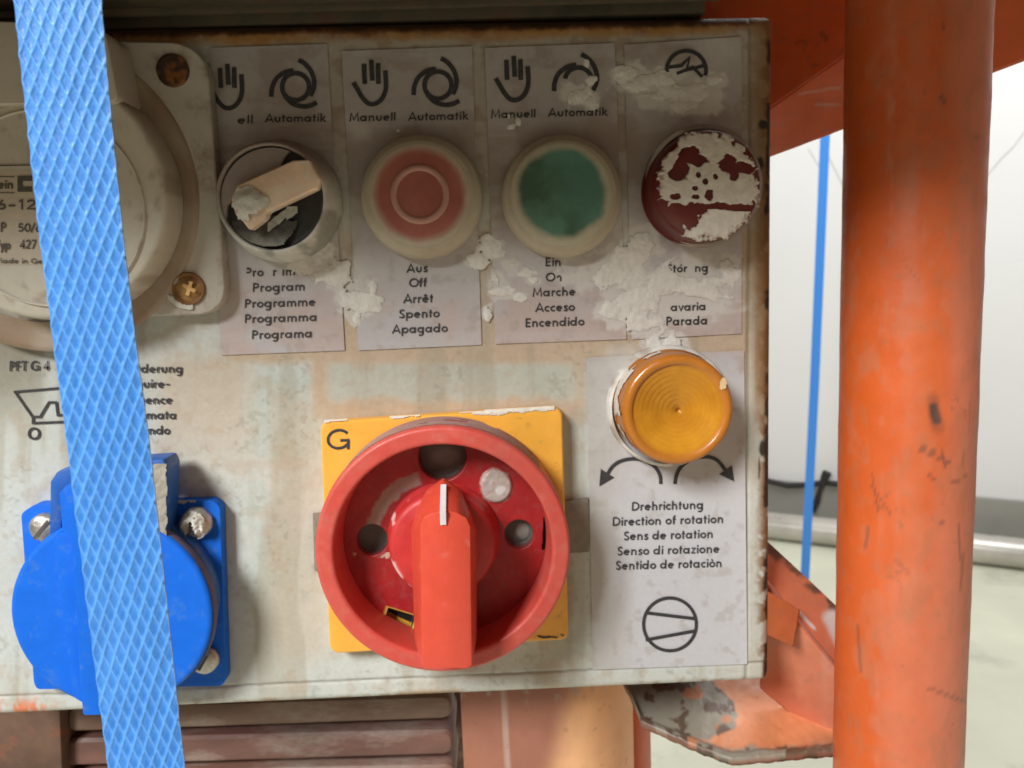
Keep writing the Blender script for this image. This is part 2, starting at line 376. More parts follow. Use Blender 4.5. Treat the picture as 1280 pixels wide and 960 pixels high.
o = tube('floor_pipe', [pa-dirp*4, pa, pb, pb+dirp*3.5], .041, M['pipe'], seg=32)
tag(o, 'shiny grey pipe running along the floor in front of the wall', 'pipe')
pts = [on_wall(np.array(float(u)), np.array(float(v)), .03) for u, v in [(930, 594), (960, 601), (985, 607), (1008, 606), (1030, 603), (1058, 606)]]
o = tube('cable', pts, .009, M['cable'], seg=10); tag(o, 'black cable drooping along the foot of the white wall', 'cable')
pts = [on_wall(np.array(float(u)), np.array(float(v)), .05) for u, v in [(1034, 590), (1031, 597), (1025, 612), (1021, 626), (1017, 640)]]
o = tube('cable_plug', pts, [.014, .013, .006, .010, .006], M['cable'], seg=12); tag(o, 'small black plug with a short lead hanging beside the wall cable', 'plug')
ink = Ink(0)
wp = lambda a, k: on_wall(a[:, 0], a[:, 1], .002)
ink.stroke([(1215, 240), (1232, 222), (1250, 200), (1268, 182), (1290, 152)], .8, pt=wp)
ink.stroke([(1036, 196), (1044, 212), (1054, 233), (1062, 246)], .8, pt=wp)
ink.stroke([(1010, 185), (1022, 205), (1031, 222)], .6, pt=wp)
ink.build('hairline_crack', mat('crack', (.45, .45, .44), .9), wall)

# strap far behind, tied down diagonally
def ribbon(name, L, R, m, lab):
    pass
pl = [onY(np.array(float(u)), np.array(float(v)), -1.45) for u, v in [(1035, -60), (1047.5, -60), (1024, 480), (1012.5, 480), (997.5, 785), (1008.5, 785)]]
P0, P1, P2, P3, P4, P5 = pl
back = [tuple(p) for p in (P0, P1, P2, P5, P4, P3)]
o = loft('tie_strap', [[(x, y+.0008, z) for x, y, z in back], back], mat('far_strap_blue', (.055, .27, .80), .5, var=.05), None)
tag(o, 'thin bright blue strap hanging behind the orange frame in front of the white wall', 'strap')

# ------------------------------------------------------------------ orange machine frame
frame = thing('machine_frame', tuple(onY(np.array(1131.), np.array(960.), 0)*np.array([1, 0, 1])), 'dusty orange painted steel frame with round upright tube beside the grey control box', 'frame')
HP = 0.004; cx = float(onY(np.array(1133.), np.array(500.), HP)[0]); rp = 0.5*155*pxsize(1131, 480, HP)*0.995
zs = np.linspace(-.26, .24, 520); th = np.linspace(0, 2*math.pi, 241)[:-1]
T, Z = np.meshgrid(th, zs)
X = cx + (rp)*np.cos(T); Y = -HP + rp*np.sin(T)
pxu = T/(math.pi)*240; pxv = -Z/.0002+353
PU, PV = proj(np.stack([X, Y, Z], -1)); front_side = np.sin(T) < .35
OR = np.array([.60, .100, .016]); ORD = np.array([.62, .145, .055]); PK = np.array([.60, .23, .14])
def orange_col(u, v, dust=.5, seed=20):
    f = fbm(u, v*.45, 60, seed, 5); g = fbm(u, v, 16, seed+5, 5); st = fbm(u*1.6, v*.14, 30, seed+9, 4)
    c = mix(OR, ORD, .8*sm(.62-dust*.3, .84-dust*.2, f*.6+st*.4))
    c = mix(c, PK, .6*sm(.56, .75, st)*sm(.35, .6, g)*dust*1.6)
    c = mix(c, [.20, .09, .05], .7*sm(.70, .80, g)*sm(.45, .6, f))
    return mix(c, [.36, .14, .08], .3*sm(.66, .72, fbm(u, v, 7, seed+30, 3)))
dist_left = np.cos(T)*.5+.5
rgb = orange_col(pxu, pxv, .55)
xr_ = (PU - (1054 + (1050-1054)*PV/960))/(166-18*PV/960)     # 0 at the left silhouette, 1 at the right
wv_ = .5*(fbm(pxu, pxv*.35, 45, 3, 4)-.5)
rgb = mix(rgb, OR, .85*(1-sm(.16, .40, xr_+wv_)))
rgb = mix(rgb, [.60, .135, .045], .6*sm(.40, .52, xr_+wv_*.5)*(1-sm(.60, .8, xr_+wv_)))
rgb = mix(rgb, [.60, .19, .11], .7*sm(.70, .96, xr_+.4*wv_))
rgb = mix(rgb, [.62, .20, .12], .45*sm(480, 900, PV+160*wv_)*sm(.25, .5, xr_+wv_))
rgb = mix(rgb, [.52, .17, .09], .35*sm(.54, .66, fbm(pxu*1.3, pxv*.8, 30, 33, 5)))
rgb = mix(rgb, [.40, .15, .07], .5*sm(.60, .70, fbm(pxu*1.1, pxv*.6, 16, 34, 5))*.6)
def scratch(rgb, u, v, segs, c):
    for (x0, y0, x1, y1, w, a) in segs:
        d = np.array([x1-x0, y1-y0], float); L2 = d@d; t = np.clip(((u-x0)*d[0]+(v-y0)*d[1])/L2, 0, 1)
        wob = (fbm(u, v, 14, 77)-.5)*2.5
        dd = np.hypot(u-x0-t*d[0]+wob, v-y0-t*d[1]+wob)
        rgb = mix(rgb, c, a*(1-sm(w*.4, w, dd)))
    return rgb
uu = PU
seg = [(1150, 562, 1190, 580, 3, .55), (1178, 565, 1182, 585, 3, .5), (1088, 605, 1112, 640, 2, .45), (1160, 860, 1215, 880, 3, .4), (1167, 508, 1171, 526, 8, .97), (1166, 500, 1172, 534, 12, .35), (1150, 556, 1172, 566, 2.5, .5), (1160, 592, 1168, 600, 3, .5), (1190, 604, 1208, 596, 3, .5), (1205, 566, 1204, 584, 1.6, .35), (1198, 655, 1200, 700, 2, .5), (1090, 590, 1098, 640, 1.5, .5), (1072, 780, 1076, 840, 3, .4), (1212, 500, 1211, 540, 1.2, .25), (1176, 120, 1180, 126, 4, .6), (1178, 30, 1181, 36, 3, .5), (1085, 660, 1082, 685, 4, .4), (1165, 650, 1184, 655, 2, .5), (1204, 690, 1200, 740, 2.5, .4), (1120, 700, 1135, 715, 4, .25), (1095, 630, 1104, 634, 3, .3), (1130, 330, 1150, 352, 2, .25)]
ptv = PV
rgb = scratch(rgb, uu, ptv, seg, np.array([.10, .05, .04]))
idx = np.arange(T.size).reshape(T.shape); nx = np.roll(idx, -1, 1)
q = np.stack([idx[:-1], nx[:-1], nx[1:], idx[1:]], -1).reshape(-1, 4)
dent = (fbm(pxu, pxv, 40, 55, 3)-.5)*.0003 - .0004*np.exp(-((PU-1169)/7)**2-((PV-518)/12)**2)*front_side
V = np.stack([X+dent*np.cos(T), Y+dent*np.sin(T), Z], -1).reshape(-1, 3)
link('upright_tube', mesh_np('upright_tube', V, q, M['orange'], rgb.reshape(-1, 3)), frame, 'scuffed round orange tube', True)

def plate3(name, corners, m, parent, thick, nsub=(40, 40), col=None, label=None, edge_wob=0, colseed=5):
    """a steel sheet through 4 corners ((u,v,h) each, TL TR BR BL), painted, with real thickness"""
    P = [onY(np.array(float(a)), np.array(float(b)), h) for a, b, h in corners]; uv = np.array([(a, b) for a, b, h in corners], float)
    s, t = np.meshgrid(np.linspace(0, 1, nsub[0]), np.linspace(0, 1, nsub[1])); s = s[..., None]; t = t[..., None]
    X = (P[0]*(1-s)+P[1]*s)*(1-t)+(P[3]*(1-s)+P[2]*s)*t; W = (uv[0]*(1-s)+uv[1]*s)*(1-t)+(uv[3]*(1-s)+uv[2]*s)*t
    n = np.cross(P[1]-P[0], P[3]-P[0]); n /= np.linalg.norm(n)
    if n[1] < 0: n = -n
    X = X + n*((fbm(W[..., 0], W[..., 1], 30, 4)-.5)*.0005)[..., None]
    nr, nc = X.shape[:2]; Vf = X.reshape(-1, 3); Vb = Vf+n*thick
    f = grid_faces(nr, nc); fb = f[:, ::-1]+len(Vf); idx = np.arange(nr*nc).reshape(nr, nc)
    ring = np.concatenate([idx[0], idx[1:, -1], idx[-1, ::-1][1:], idx[::-1, 0][1:-1]]); r2 = np.roll(ring, -1)
    side = np.stack([ring, r2, r2+len(Vf), ring+len(Vf)], -1)
    c = (col or (lambda a, b: orange_col(a, b, .35, colseed)))(W[..., 0], W[..., 1]).reshape(-1, 3)
    return link(name, mesh_np(name, np.vstack([Vf, Vb]), np.vstack([f, fb, side]), m, np.vstack([c, c*.8])), parent, label, False)
# cross beam: upper web and the flange folded back below it
lowc = lambda a, b: scratch(orange_col(a, b, .15, 9), a, b, [(1000, 115, 1050, 108, 2, .5), (1025, 128, 1048, 130, 3, .5)], np.array([.5, .4, .33]))
plate3('beam_web', [(860, -160, -.030), (1330, -160, -.030), (1330, -125, -.030), (860, 208, -.030)], M['orange'], frame, .003, (90, 60), lambda a, b: scratch(orange_col(a, b, .25, 31), a, b, [(1030, 40, 1034, 46, 5, .6), (995, 50, 1010, 48, 3, .4)], np.array([.12, .04, .02])))
plate3('beam_flange', [(860, 208.5, -.0302), (1330, -124.5, -.0302), (1330, 58, -.040), (860, 235, -.040)], M['orange'], frame, .003, (90, 30), lowc)
# lower corner: folded gusset and ragged tray
gcol = lambda a, b: scratch(mix(mix(orange_col(a, b, .55, 41), [.62, .26, .16], .45), [.12, .055, .03], .95*(1-sm(3, 13, np.abs((b-684)-(a-963)*.93-2+8*(fbm(a, b, 18, 3)-.5))))*sm(.35, .5, fbm(a, b, 25, 8))), a, b, [(995, 762, 1016, 784, 3, .9), (1038, 772, 1052, 800, 15, .95)], np.array([.66, .6, .56]))
plate3('gusset_upper', [(950, 668, -.012), (1070, 780, -.020), (1070, 870, -.006), (950, 722, -.006)], M['orange'], frame, .002, (60, 60), gcol)
plate3('gusset_rib', [(950, 723, -.0055), (1072, 872, -.0055), (1080, 970, -.016), (950, 860, -.024)], M['orange'], frame, .002, (60, 60), lambda a, b: mix(orange_col(a, b, .7, 44), [.62, .27, .18], .5))
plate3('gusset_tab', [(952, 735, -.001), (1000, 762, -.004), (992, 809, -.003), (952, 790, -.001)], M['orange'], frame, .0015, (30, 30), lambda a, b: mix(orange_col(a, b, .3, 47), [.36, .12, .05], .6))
# tray with torn lip
def tray_low(a): return np.interp(a, [776, 792, 801, 840, 879, 915, 930, 1044, 1075], [848, 880, 907, 924, 940, 952, 953, 944, 940])
def tray_col(a, b):
    low = tray_low(a); c = mix(orange_col(a, b, .45, 61), [.78, .36, .17], .65)
    n1 = fbm(a, b, 26, 62, 5)
    blob = np.maximum(1-np.hypot((a-840)/78, (b-888)/52), 1-np.hypot((a-800)/40, (b-862)/36))
    lip = 1-sm(10, 20, (low-b)+12*(fbm(a, b, 20, 66)-.5)*2)
    g = np.maximum(sm(-.02, .06, blob+.5*(n1-.5)), lip*sm(830, 850, a))
    gc = mix([.29, .26, .20], [.13, .08, .05], sm(.5, .6, fbm(a, b, 15, 67, 4)))
    gc = mix(gc, [.55, .22, .10], .9*sm(.70, .74, fbm(a, b, 30, 68, 3)))
    c = mix(c, gc, g); c = mix(c, [.18, .11, .07], .7*sm(980, 1050, a)*sm(900, 935, b))
    return c
q4 = [(776, 800), (1075, 800), (1075, 965), (776, 965)]
u_, v_ = np.meshgrid(np.linspace(772, 1075, 190), np.linspace(0, 1, 90))
vv = 790 + (tray_low(u_)-790)*v_
hh = -0.052 + .050*np.clip((vv-790)/165, 0, 1.1)
rag = (fbm(u_, vv, 10, 70)-.5)*4*sm(.9, 1, v_)
P = onY(u_, vv+rag, hh); P[..., 2] += (fbm(u_, vv, 35, 71)-.5)*.0016
P[..., 2] += .0015*sm(.90, .97, v_)
nr, nc = u_.shape; rgbt = tray_col(u_, vv)
P2 = P.copy(); P2[..., 2] -= .0022
idx = np.arange(nr*nc).reshape(nr, nc); f = grid_faces(nr, nc); e = idx[-1]; side = np.stack([e[:-1], e[:-1]+nr*nc, e[1:]+nr*nc, e[1:]], -1); e = idx[:, 0]; side2 = np.stack([e[:-1], e[:-1]+nr*nc, e[1:]+nr*nc, e[1:]], -1)
dk = mix(np.full(rgbt.shape, .0)+np.array([.30, .12, .08]), [.10, .06, .04], sm(.5, .6, fbm(u_, vv, 20, 5)))
link('torn_tray', mesh_np('torn_tray', np.vstack([P.reshape(-1, 3), P2.reshape(-1, 3)]), np.vstack([f, f[:, ::-1]+nr*nc, side, side2]), M['orange'], np.vstack([rgbt.reshape(-1, 3), dk.reshape(-1, 3)])), frame, 'bent orange tray with torn grey scraped edge', True)

# ------------------------------------------------------------------ housing under the box
hous = thing('pump_housing', tuple(onY(np.array(600.), np.array(1000.), -.04)), 'dusty orange machine housing and brown ribbed motor below the grey control box', 'machine')
def cyl_panel(name, u0, u1, hmid, bulge, col, label, seg=90, pw=2.0, v0=780, v1=1040):
    s = np.linspace(0, 1, seg); x0 = float(onY(np.array(float(u0)), np.array(900.), -hmid)[0]); x1 = float(onY(np.array(float(u1)), np.array(900.), -hmid)[0])
    z0 = float(onY(np.array(640.), np.array(float(v0)), -hmid)[2]); z1 = float(onY(np.array(640.), np.array(float(v1)), -hmid)[2])
    S, Zz = np.meshgrid(s, np.linspace(z0, z1, 60))
    X = x0+(x1-x0)*S; Y = hmid + bulge*np.abs(S)**pw
    U = u0+(u1-u0)*S; Vx = v0+(v1-v0)*(Zz-z0)/(z1-z0)
    V = np.stack([X, Y, Zz], -1).reshape(-1, 3)
    return link(name, mesh_np(name, V, grid_faces(*S.shape), M['orange'], col(U, Vx).reshape(-1, 3)), hous, label, True)
def hcol(a, b):
    c = mix([.33, .13, .085], [.42, .17, .11], fbm(a, b, 40, 81)); e = sm(-20, 40, (a-712) + (b-860)*.28 + 25*(fbm(a, b, 60, 83)-.5))
    c = mix(c, [.95, .52, .26], e); c = mix(c, [.55, .38, .33], .7*(1-sm(2, 5, np.abs(a-630-(b-860)*.02))))  # paler orange to the right: strong light painted into the panel colour
    c = mix(c, [.45, .36, .30], .8*sm(.6, .7, fbm(a, b, 12, 85))*(1-sm(865, 885, b+4*np.sin(a))))
    return mix(c, [.25, .12, .07], .7*sm(.74, .8, fbm(a, b, 18, 86)))
cyl_panel('dusty_side_panel', 577, 806, .030, .020, hcol, 'dusty pinkish orange panel', pw=5)
cyl_panel('rear_side_panel', 770, 822, .0515, .012, lambda a, b: orange_col(a, b, .2, 88), 'narrow bright orange panel behind', pw=3)
o = prism('recess_back', [(-80, 820), (582, 820), (582, 1030), (-80, 1030)], -.075, -.060, M['brown'], hous)
for k, (ya, yb, yl) in enumerate([(868, 903, 14), (913, 948, 12), (957, 995, 10)]):
    L, R = 82-k*4, 566+k*2
    out = rounded([(L, ya+yl), (R, ya), (R, yb-3), (L, yb+yl)], [12, 14, 14, 12])
    prism('cooling_rib', out, -.055, -.030, mat('rib_paint_%s' % 'abc'[k], [(.20, .12, .085), (.18, .085, .065), (.2, .1, .07)][k], .55, var=.35, scale=70, bump=.6, dirt=(.42, .36, .31), dirt_amt=.25, dscale=45, stretch=(.35, 1, 1)), hous, bevel=.0028, seg=3)
prism('end_plate', [(-80, 870), (74, 873), (80, 1020), (-80, 1020)], -.05, -.026, mat('brown_end_paint', (.13, .07, .045), .6, var=.35, scale=90, bump=.5, dirt=(.42, .10, .03), dirt_amt=.05, dscale=38), hous, bevel=.001)

# ------------------------------------------------------------------ control box
PTL, PTR, PBR, PBL = (-60, 35), (968, 16), (963, 853), (-60, 899)
pc = onY(np.array(450.), np.array(868.), 0)
box = thing('control_box', (pc[0], .03, pc[2]), 'grey enamelled control box with faded labels, push buttons and a red main switch', 'control box')

def line_v(u, pts): return np.interp(u, [p[0] for p in pts], [p[1] for p in pts])
def d_right(u, v): return (968.5 + (963.5-968.5)*(v-26)/820) - u
def d_top(u, v): return v - (33.0 - 0.0186*(u-100))
def d_bot(u, v): return (896.5 - 0.0448*u) - v
BLOBS = [ # dried plaster splashes: (u, v, radius u, radius v)
 [(398, 322, 26, 20), (420, 345, 20, 22), (432, 372, 20, 14), (452, 380, 22, 14), (446, 398, 7, 12), (466, 358, 6, 10), (385, 330, 24, 14), (375, 312, 16, 9)],
 [(596, 326, 14, 9), (612, 308, 16, 10), (622, 318, 12, 8), (640, 330, 13, 8), (655, 342, 16, 9), (620, 348, 9, 12), (632, 364, 14, 10), (648, 370, 12, 6), (664, 350, 10, 6)],
 [(609, 391, 6, 9)],
 [(788, 345, 46, 22), (835, 352, 42, 26), (880, 362, 40, 22), (912, 345, 14, 20), (800, 375, 30, 22), (763, 387, 18, 10), (800, 402, 22, 18), (815, 425, 14, 12), (840, 432, 12, 12), (850, 340, 40, 10), (790, 320, 30, 14), (800, 300, 20, 18), (858, 385, 20, 16)],
 [(722, 118, 17, 13), (738, 128, 9, 9), (738, 100, 7, 7), (733, 80, 5, 7)],
 [(780, 92, 16, 12), (800, 106, 22, 10), (830, 100, 18, 9), (846, 116, 30, 12), (870, 118, 18, 12), (820, 122, 22, 10), (893, 100, 10, 7), (856, 134, 26, 9)],
 [(640, 158, 6, 5), (648, 152, 5, 8), (636, 146, 4, 5)],
 [(498, 163, 4, 3)], [(512, 183, 5, 2)], [(720, 215, 7, 3)],
]
def crust_f(bl, u, v, seed):
    f = np.full(np.shape(u), -9.0)
    for (a, b, ra, rb) in bl: f = np.maximum(f, 1-np.hypot((u-a)/ra, (v-b)/rb))
    for (a, b, ra, rb) in [(862, 334, 26, 11), (866, 392, 30, 20)]: f = f - 1.3*sm(1.25, .85, np.hypot((u-a)/ra, (v-b)/rb))
    g = (fbm(u+.6*v, v-.3*u, 26, seed, 6)-.50); return f*1.1 + 2.3*g + .9*(fbm(u, v, 7, seed+50, 4)-.5) - .10
def film(u, v):                     # thin lime bloom round the splashes
    f = np.zeros(np.shape(u))
    for (a, b, ra, rb, k) in [(440, 345, 60, 50, .5), (625, 345, 60, 45, .5), (850, 360, 105, 62, .9), (830, 110, 85, 50, .7), (780, 300, 60, 60, .6), (450, 160, 40, 25, .5), (640, 190, 40, 50, .35), (905, 60, 50, 40, .35), (785, 450, 60, 35, .5), (700, 330, 60, 60, .25), (600, 300, 30, 40, .4), (420, 290, 30, 50, .5), (350, 330, 60, 22, .35)]:
        f = np.maximum(f, k*(1-np.hypot((u-a)/ra, (v-b)/rb)))
    n = fbm(u, v, 34, 101, 5)
    return np.clip(sm(.02, .5, f+.75*(n-.52)*(f > -.3)*sm(-.2, .2, f)), 0, 1)*.8
def smear(u, v):                    # ragged thin white lime wiped round the crusts
    f = np.full(np.shape(u), -9.0)
    for i, bl in enumerate(BLOBS[:6]):
        k = 1.7 if i in (3, 5) else 1.35
        for (a, b, ra, rb) in bl: f = np.maximum(f, 1-np.hypot((u-a)/(ra*k), (v-b)/(rb*k)))
    g = fbm(u+.5*v, v-.2*u, 30, 260, 6)-.5; h = fbm(u, v, 8, 261, 4)-.5
    return sm(-.02, .38, f+1.7*g+.7*h)*(f > -1.5)
def rust_edge(c, u, v):
    dt, dr, db = d_top(u, v), d_right(u, v), d_bot(u, v)
    n = fbm(u, v, 30, 111, 5); n2 = fbm(u, v, 9, 112, 4); n3 = fbm(u*.35, v, 14, 113, 4)
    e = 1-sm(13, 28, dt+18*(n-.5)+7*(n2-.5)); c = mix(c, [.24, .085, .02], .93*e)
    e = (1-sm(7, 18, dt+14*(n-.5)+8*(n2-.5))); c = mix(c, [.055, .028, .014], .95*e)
    e = sm(13, 18, dt+6*(n2-.5))*(1-sm(21, 31, dt+10*(n-.5))); c = mix(c, [.42, .22, .06], .65*e*sm(.35, .6, fbm(u*.5, v, 30, 114, 4)))
    # right edge: tan bloom with dark pits
    e = (1-sm(14, 38, dr+16*(n-.5))); c = mix(c, [.27, .155, .07], .9*e*sm(.10, .40, fbm(u, v*.4, 40, 115))*(1-.7*sm(480, 620, v)))
    e = (1-sm(10, 22, dr+8*(n2-.5)))*sm(.44, .52, fbm(u, v, 22, 119, 5)); c = mix(c, [.19, .085, .03], .85*e)
    e = sm(21, 24, dr)*(1-sm(28, 31, dr))*sm(200, 500, v); c = mix(c, [.50, .46, .37], .5*e)
    e = (1-sm(7, 15, dr+6*(n2-.5)))*sm(.50, .62, fbm(u, v, 26, 116, 4)); c = mix(c, [.22, .10, .035], .9*e)
    e = (1-sm(7, 12.0, dr+6*(n2-.5)))*sm(.50, .58, fbm(u*.6, v, 34, 117, 4)); c = mix(c, [.03, .016, .01], .95*e)
    for (a, b, ra, rb) in [(953, 561, 5, 11), (958, 262, 4, 9), (949, 585, 1.6, 16), (961, 700, 2.5, 20), (960, 760, 3, 16), (954, 156, 7, 8), (950, 205, 6, 10)]:
        c = mix(c, [.03, .02, .015], .95*(1-sm(.6, 1.05, np.hypot((u-a)/ra, (v-b)/rb)+.5*(n2-.5))))
    # groove just inside the right edge, and along the bottom
    c = mix(c, [.20, .16, .11], .55*(1-sm(.8, 2.4, np.abs(dr-31-2*(n-.5))))); c = mix(c, [.14, .12, .085], .55*(1-sm(.6, 2.0, np.abs(db-26-3*(n-.5)))))
    e = (1-sm(3, 15, db+8*(n2-.5)))*(1-sm(30, 60, np.abs(u-535))); c = mix(c, [.40, .19, .05], .8*e*sm(.4, .55, n2))
    e = (1-sm(3, 10, db+8*(n2-.5)))*sm(.58, .66, n); c = mix(c, [.30, .17, .07], .7*e)
    e = (1-sm(0, 26, db+22*(n2-.5)-6))*(1-sm(40, 62, np.abs(u-14)))*sm(.45, .60, fbm(u*1.6, v*.6, 20, 118)); c = mix(c, [.72, .17, .05], .85*e)
    return c
def panel_col(u, v):
    n = fbm(u, v, 90, 121, 5); n2 = fbm(u, v, 20, 122, 5); st = fbm(u*1.2, v*.16, 40, 123, 4)
    base = mix([.53, .525, .47], [.56, .585, .55], n)
    base = mix(base, [.47, .51, .455], .8*sm(.45, .55, n)*sm(290, 330, u)*(1-sm(390, 410, u))*sm(450, 480, v))
    gy = .85*sm(400, 420, u)*(1-sm(700, 740, u))*sm(448, 462, v)*(1-sm(492, 508, v+14*(n2-.5))); base = mix(base, [.45, .475, .41], gy)
    # tan glue ghost around the labels and over the switch
    tan = np.maximum(sm(382, 396, u)*(1-sm(726, 740, u))*sm(432, 440, v)*(1-sm(515, 540, v)), 0)*(1-gy)
    tan = np.maximum(tan, sm(270, 300, v)*(1-sm(446, 462, v+8*(n2-.5)))*sm(270, 290, u))
    tan = np.maximum(tan, .65*sm(180, 215, u)*(1-sm(290, 340, u))*sm(430, 460, v)*(1-sm(520, 640, v)))
    tan = np.maximum(tan, .8*sm(925, 932, u)*sm(300, 330, v)*(1-sm(440, 520, v)))
    tan = np.maximum(tan, .45*(1-sm(20, 50, np.abs(u-372)))*sm(470, 520, v)*(1-sm(800, 850, v)))
    c = mix(base, mix([.48, .34, .22], [.55, .43, .31], n2), .92*tan)
    c = mix(c, [.36, .34, .28], .45*sm(705, 712, u)*(1-sm(728, 736, u))*sm(500, 520, v))  # strip right of the switch plate: its cast shadow painted into the enamel
    c = mix(c, [.36, .31, .225], .45*sm(.5, .68, st)); c = mix(c, [.42, .27, .16], .25*sm(.55, .7, n2))
    c = mix(c, [.26, .22, .165], .3*sm(.60, .72, fbm(u, v, 7, 124, 3))*sm(.45, .6, n))
    ph = sm(262, 270, u)
    c = mix(c, [.37, .29, .22], .75*(1-sm(150, 330, v+30*(n-.5)))*sm(255, 270, u)); c = mix(c, [.20, .12, .07], .35*sm(.5, .66, n2)*(1-sm(150, 330, v)))
    dk = (1-sm(35, 70, u+30*(n-.5)))*sm(400, 415, v)*(1-sm(470, 540, v+u*.3)); c = mix(c, [.23, .20, .135], .55*dk)  # dark wedge at the far left: cast shadow of the inlet cover painted in
    c = mix(c, [.62, .58, .53], film(u, v)*.75); c = mix(c, [.66, .62, .57], smear(u, v)*.85)
    return rust_edge(c, u, v)
def panel_dh(u, v):
    dt, dr, db = d_top(u, v), d_right(u, v), d_bot(u, v)
    n = fbm(u, v, 12, 131, 3)-.5
    h = np.zeros(np.shape(u))
    for d, w in ((dt, 16), (dr, 13), (db, 11)):
        k = np.clip(1-d/w, 0, 1); h = np.minimum(h, -.0034*(1-np.sqrt(np.clip(1-k*k, 0, 1))))
    h = h + .00022*sm(19, 27, dr)*0 - .00035*np.exp(-((dr-31)/2.2)**2) - .0003*np.exp(-((db-26)/1.8)**2)
    return h + .00012*n + .0001*(fbm(u, v, 120, 132)-.5)
def panel_mask(u, v):
    dr, dt, db = d_right(u, v), d_top(u, v), d_bot(u, v); w = 1.6*(fbm(u, v, 14, 133, 4)-.5)
    k = lambda a, b, r: ~((a < r) & (b < r) & (np.hypot(r-a, r-b) > r))
    return k(dr, dt, 17) & k(dr, db, 20) & (dr > .9+w*(v > 60)*(v < 800))
sheet('front_panel', [PTL, PTR, PBR, PBL], 1.45, 0, M['enamel'], box, panel_dh, panel_col, panel_mask)
# box body behind the face, one solid with rounded corners
qf = rounded([(PTL[0], PTL[1]), PTR, PBR, PBL], [2, 20, 24, 2], 6)
A = onY(qf[:, 0], qf[:, 1], 0); c0 = A.mean(0); A1 = A.copy(); A1[:, 1] = .0042; A1[:, [0, 2]] = c0[[0, 2]]+(A1[:, [0, 2]]-c0[[0, 2]])*.9985; B1 = A1.copy(); B1[:, 1] = .085
loft('box_shell', [B1, A1], M['shell'], box, smooth=True)

# ---- faded foil labels
def label_col(seed, tint=(1, 1, 1)):
    def f(u, v):
        n = fbm(u, v, 60, seed, 5); n2 = fbm(u, v, 14, seed+1, 4); sc = fbm(u*.2, v*1.5, 30, seed+2, 4)
        c = mix([.47, .44, .435], [.53, .485, .485], n)
        up = (1-sm(250, 340, v))*(v < 445); c = mix(c, [.39, .345, .315], .75*up); c = mix(c, [.30, .235, .19], .6*up*sm(.46, .64, fbm(u, v, 34, seed+4, 5))); c = mix(c, [.27, .20, .15], .55*up*sm(150, 175, v)*(1-sm(215, 260, v))); c = mix(c, [.51, .385, .345], .8*sm(330, 390, v)*(v < 446)*sm(.3, .6, n))  # brown staining; the darker band across the buttons is painted-in shade
        c = mix(c, [.56, .55, .58], .8*(v > 436)*sm(560, 640, v))
        c = mix(c, [.34, .28, .24], .35*sm(.6, .7, n2)); c = mix(c, [.40, .31, .25], .6*sm(.52, .66, fbm(u, v, 80, seed+6, 5))*(v > 446)*(1-sm(560, 640, v))); c = mix(c, [.43, .40, .35], .5*(v > 446)*(1-sm(756, 800, u+50*(n-.5)))); c = mix(c, [.54, .52, .50], .22*sm(.55, .7, sc))
        c = mix(c, [.60, .56, .52], film(u, v)*.8); c = mix(c, [.66, .62, .57], smear(u, v)*.85)
        return c*np.array(tint)
    return f
LB = [
 ('label_sticker', [(262, 60), (409, 55), (431, 438), (276, 444)]),
 ('label_sticker', [(427, 64), (590, 58), (602, 431), (448, 438)]),
 ('label_sticker', [(606, 60), (768, 54), (783, 424), (619, 430)]),
 ('label_sticker', [(780, 56), (927, 46), (927, 417), (790, 424)]),
 ('label_sticker', [(733, 447), (930, 438), (934, 830), (741, 837)]),
]
labs = ['faded label with hand and arrow symbols around the selector', 'faded label with hand and arrow symbols around the red button', 'faded label with hand and arrow symbols around the green button', 'plaster covered label around the dark red lamp', 'tall silver label with rotation arrows below the amber lamp']
stick = []
for i, ((nm, q), lb) in enumerate(zip(LB, labs)):
    def ed(u, v, i=i, q=q): return fbm(u, v, 30, 140+i)*.0001 + .00006
    stick.append(sheet(nm, q, 2.0, .00024, M['label'], box, ed, label_col(150+i*7), label=lb))
HI = .00052
def hand(ink, dx, dy, thumb=True):
    P = lambda *a: [(x+dx, y+dy) for x, y in a]; ink = ink.new('hand_symbol')
    for a, b in (((455, 80), (456, 105)), ((464, 75), (465.5, 101)), ((472.5, 79), (473, 105))): ink.stroke(P(a, b), 6.0)
    ink.stroke(cr(P((481.5, 88), (482.5, 106), (481, 116), (476, 125), (468, 130), (460, 129), (453, 122), (447, 112), (441.5, 103))), 5.8)
def rot(ink, dx, dy, full=True):
    P = lambda a: [(x+dx, y+dy) for x, y in a]; ink = ink.new('rotation_symbol')
    if full: ink.stroke(P(arc(547.5, 106.5, 17, 0, 360, 28)), 5.8)
    else: ink.stroke(P(arc(547.5, 106.5, 17, 190, 355, 14)), 5.8)
    ink.stroke(cr(P([(551, 73), (558, 77), (566, 86), (570.5, 98), (570, 108), (566, 118)])), 5.8)
    ink.stroke(cr(P([(517, 119), (518, 108), (523, 97), (533, 89), (545, 86)])), 5.8)
    if full: ink.stroke(cr(P([(574, 126), (566, 130), (555, 131), (543, 127), (534, 118)])), 5.8)
i1, i2, i3, i4, i5 = (InkSet(HI) for _ in range(5))
hand(i1, -180, 5); rot(i1, -178, 2); text(i1, 'ell', 296, 317, 155, 10.5); text(i1, 'Automatik', 331, 408, 153, 10.5, slope=-.01); text(i1, 'r', 268, 273, 156, 9)
hand(i2, 0, 0); rot(i2, 0, 0); text(i2, 'Manuell', 436, 495, 152, 10.5, slope=-.02); text(i2, 'Automatik', 510, 586, 151, 10.5, slope=-.02)
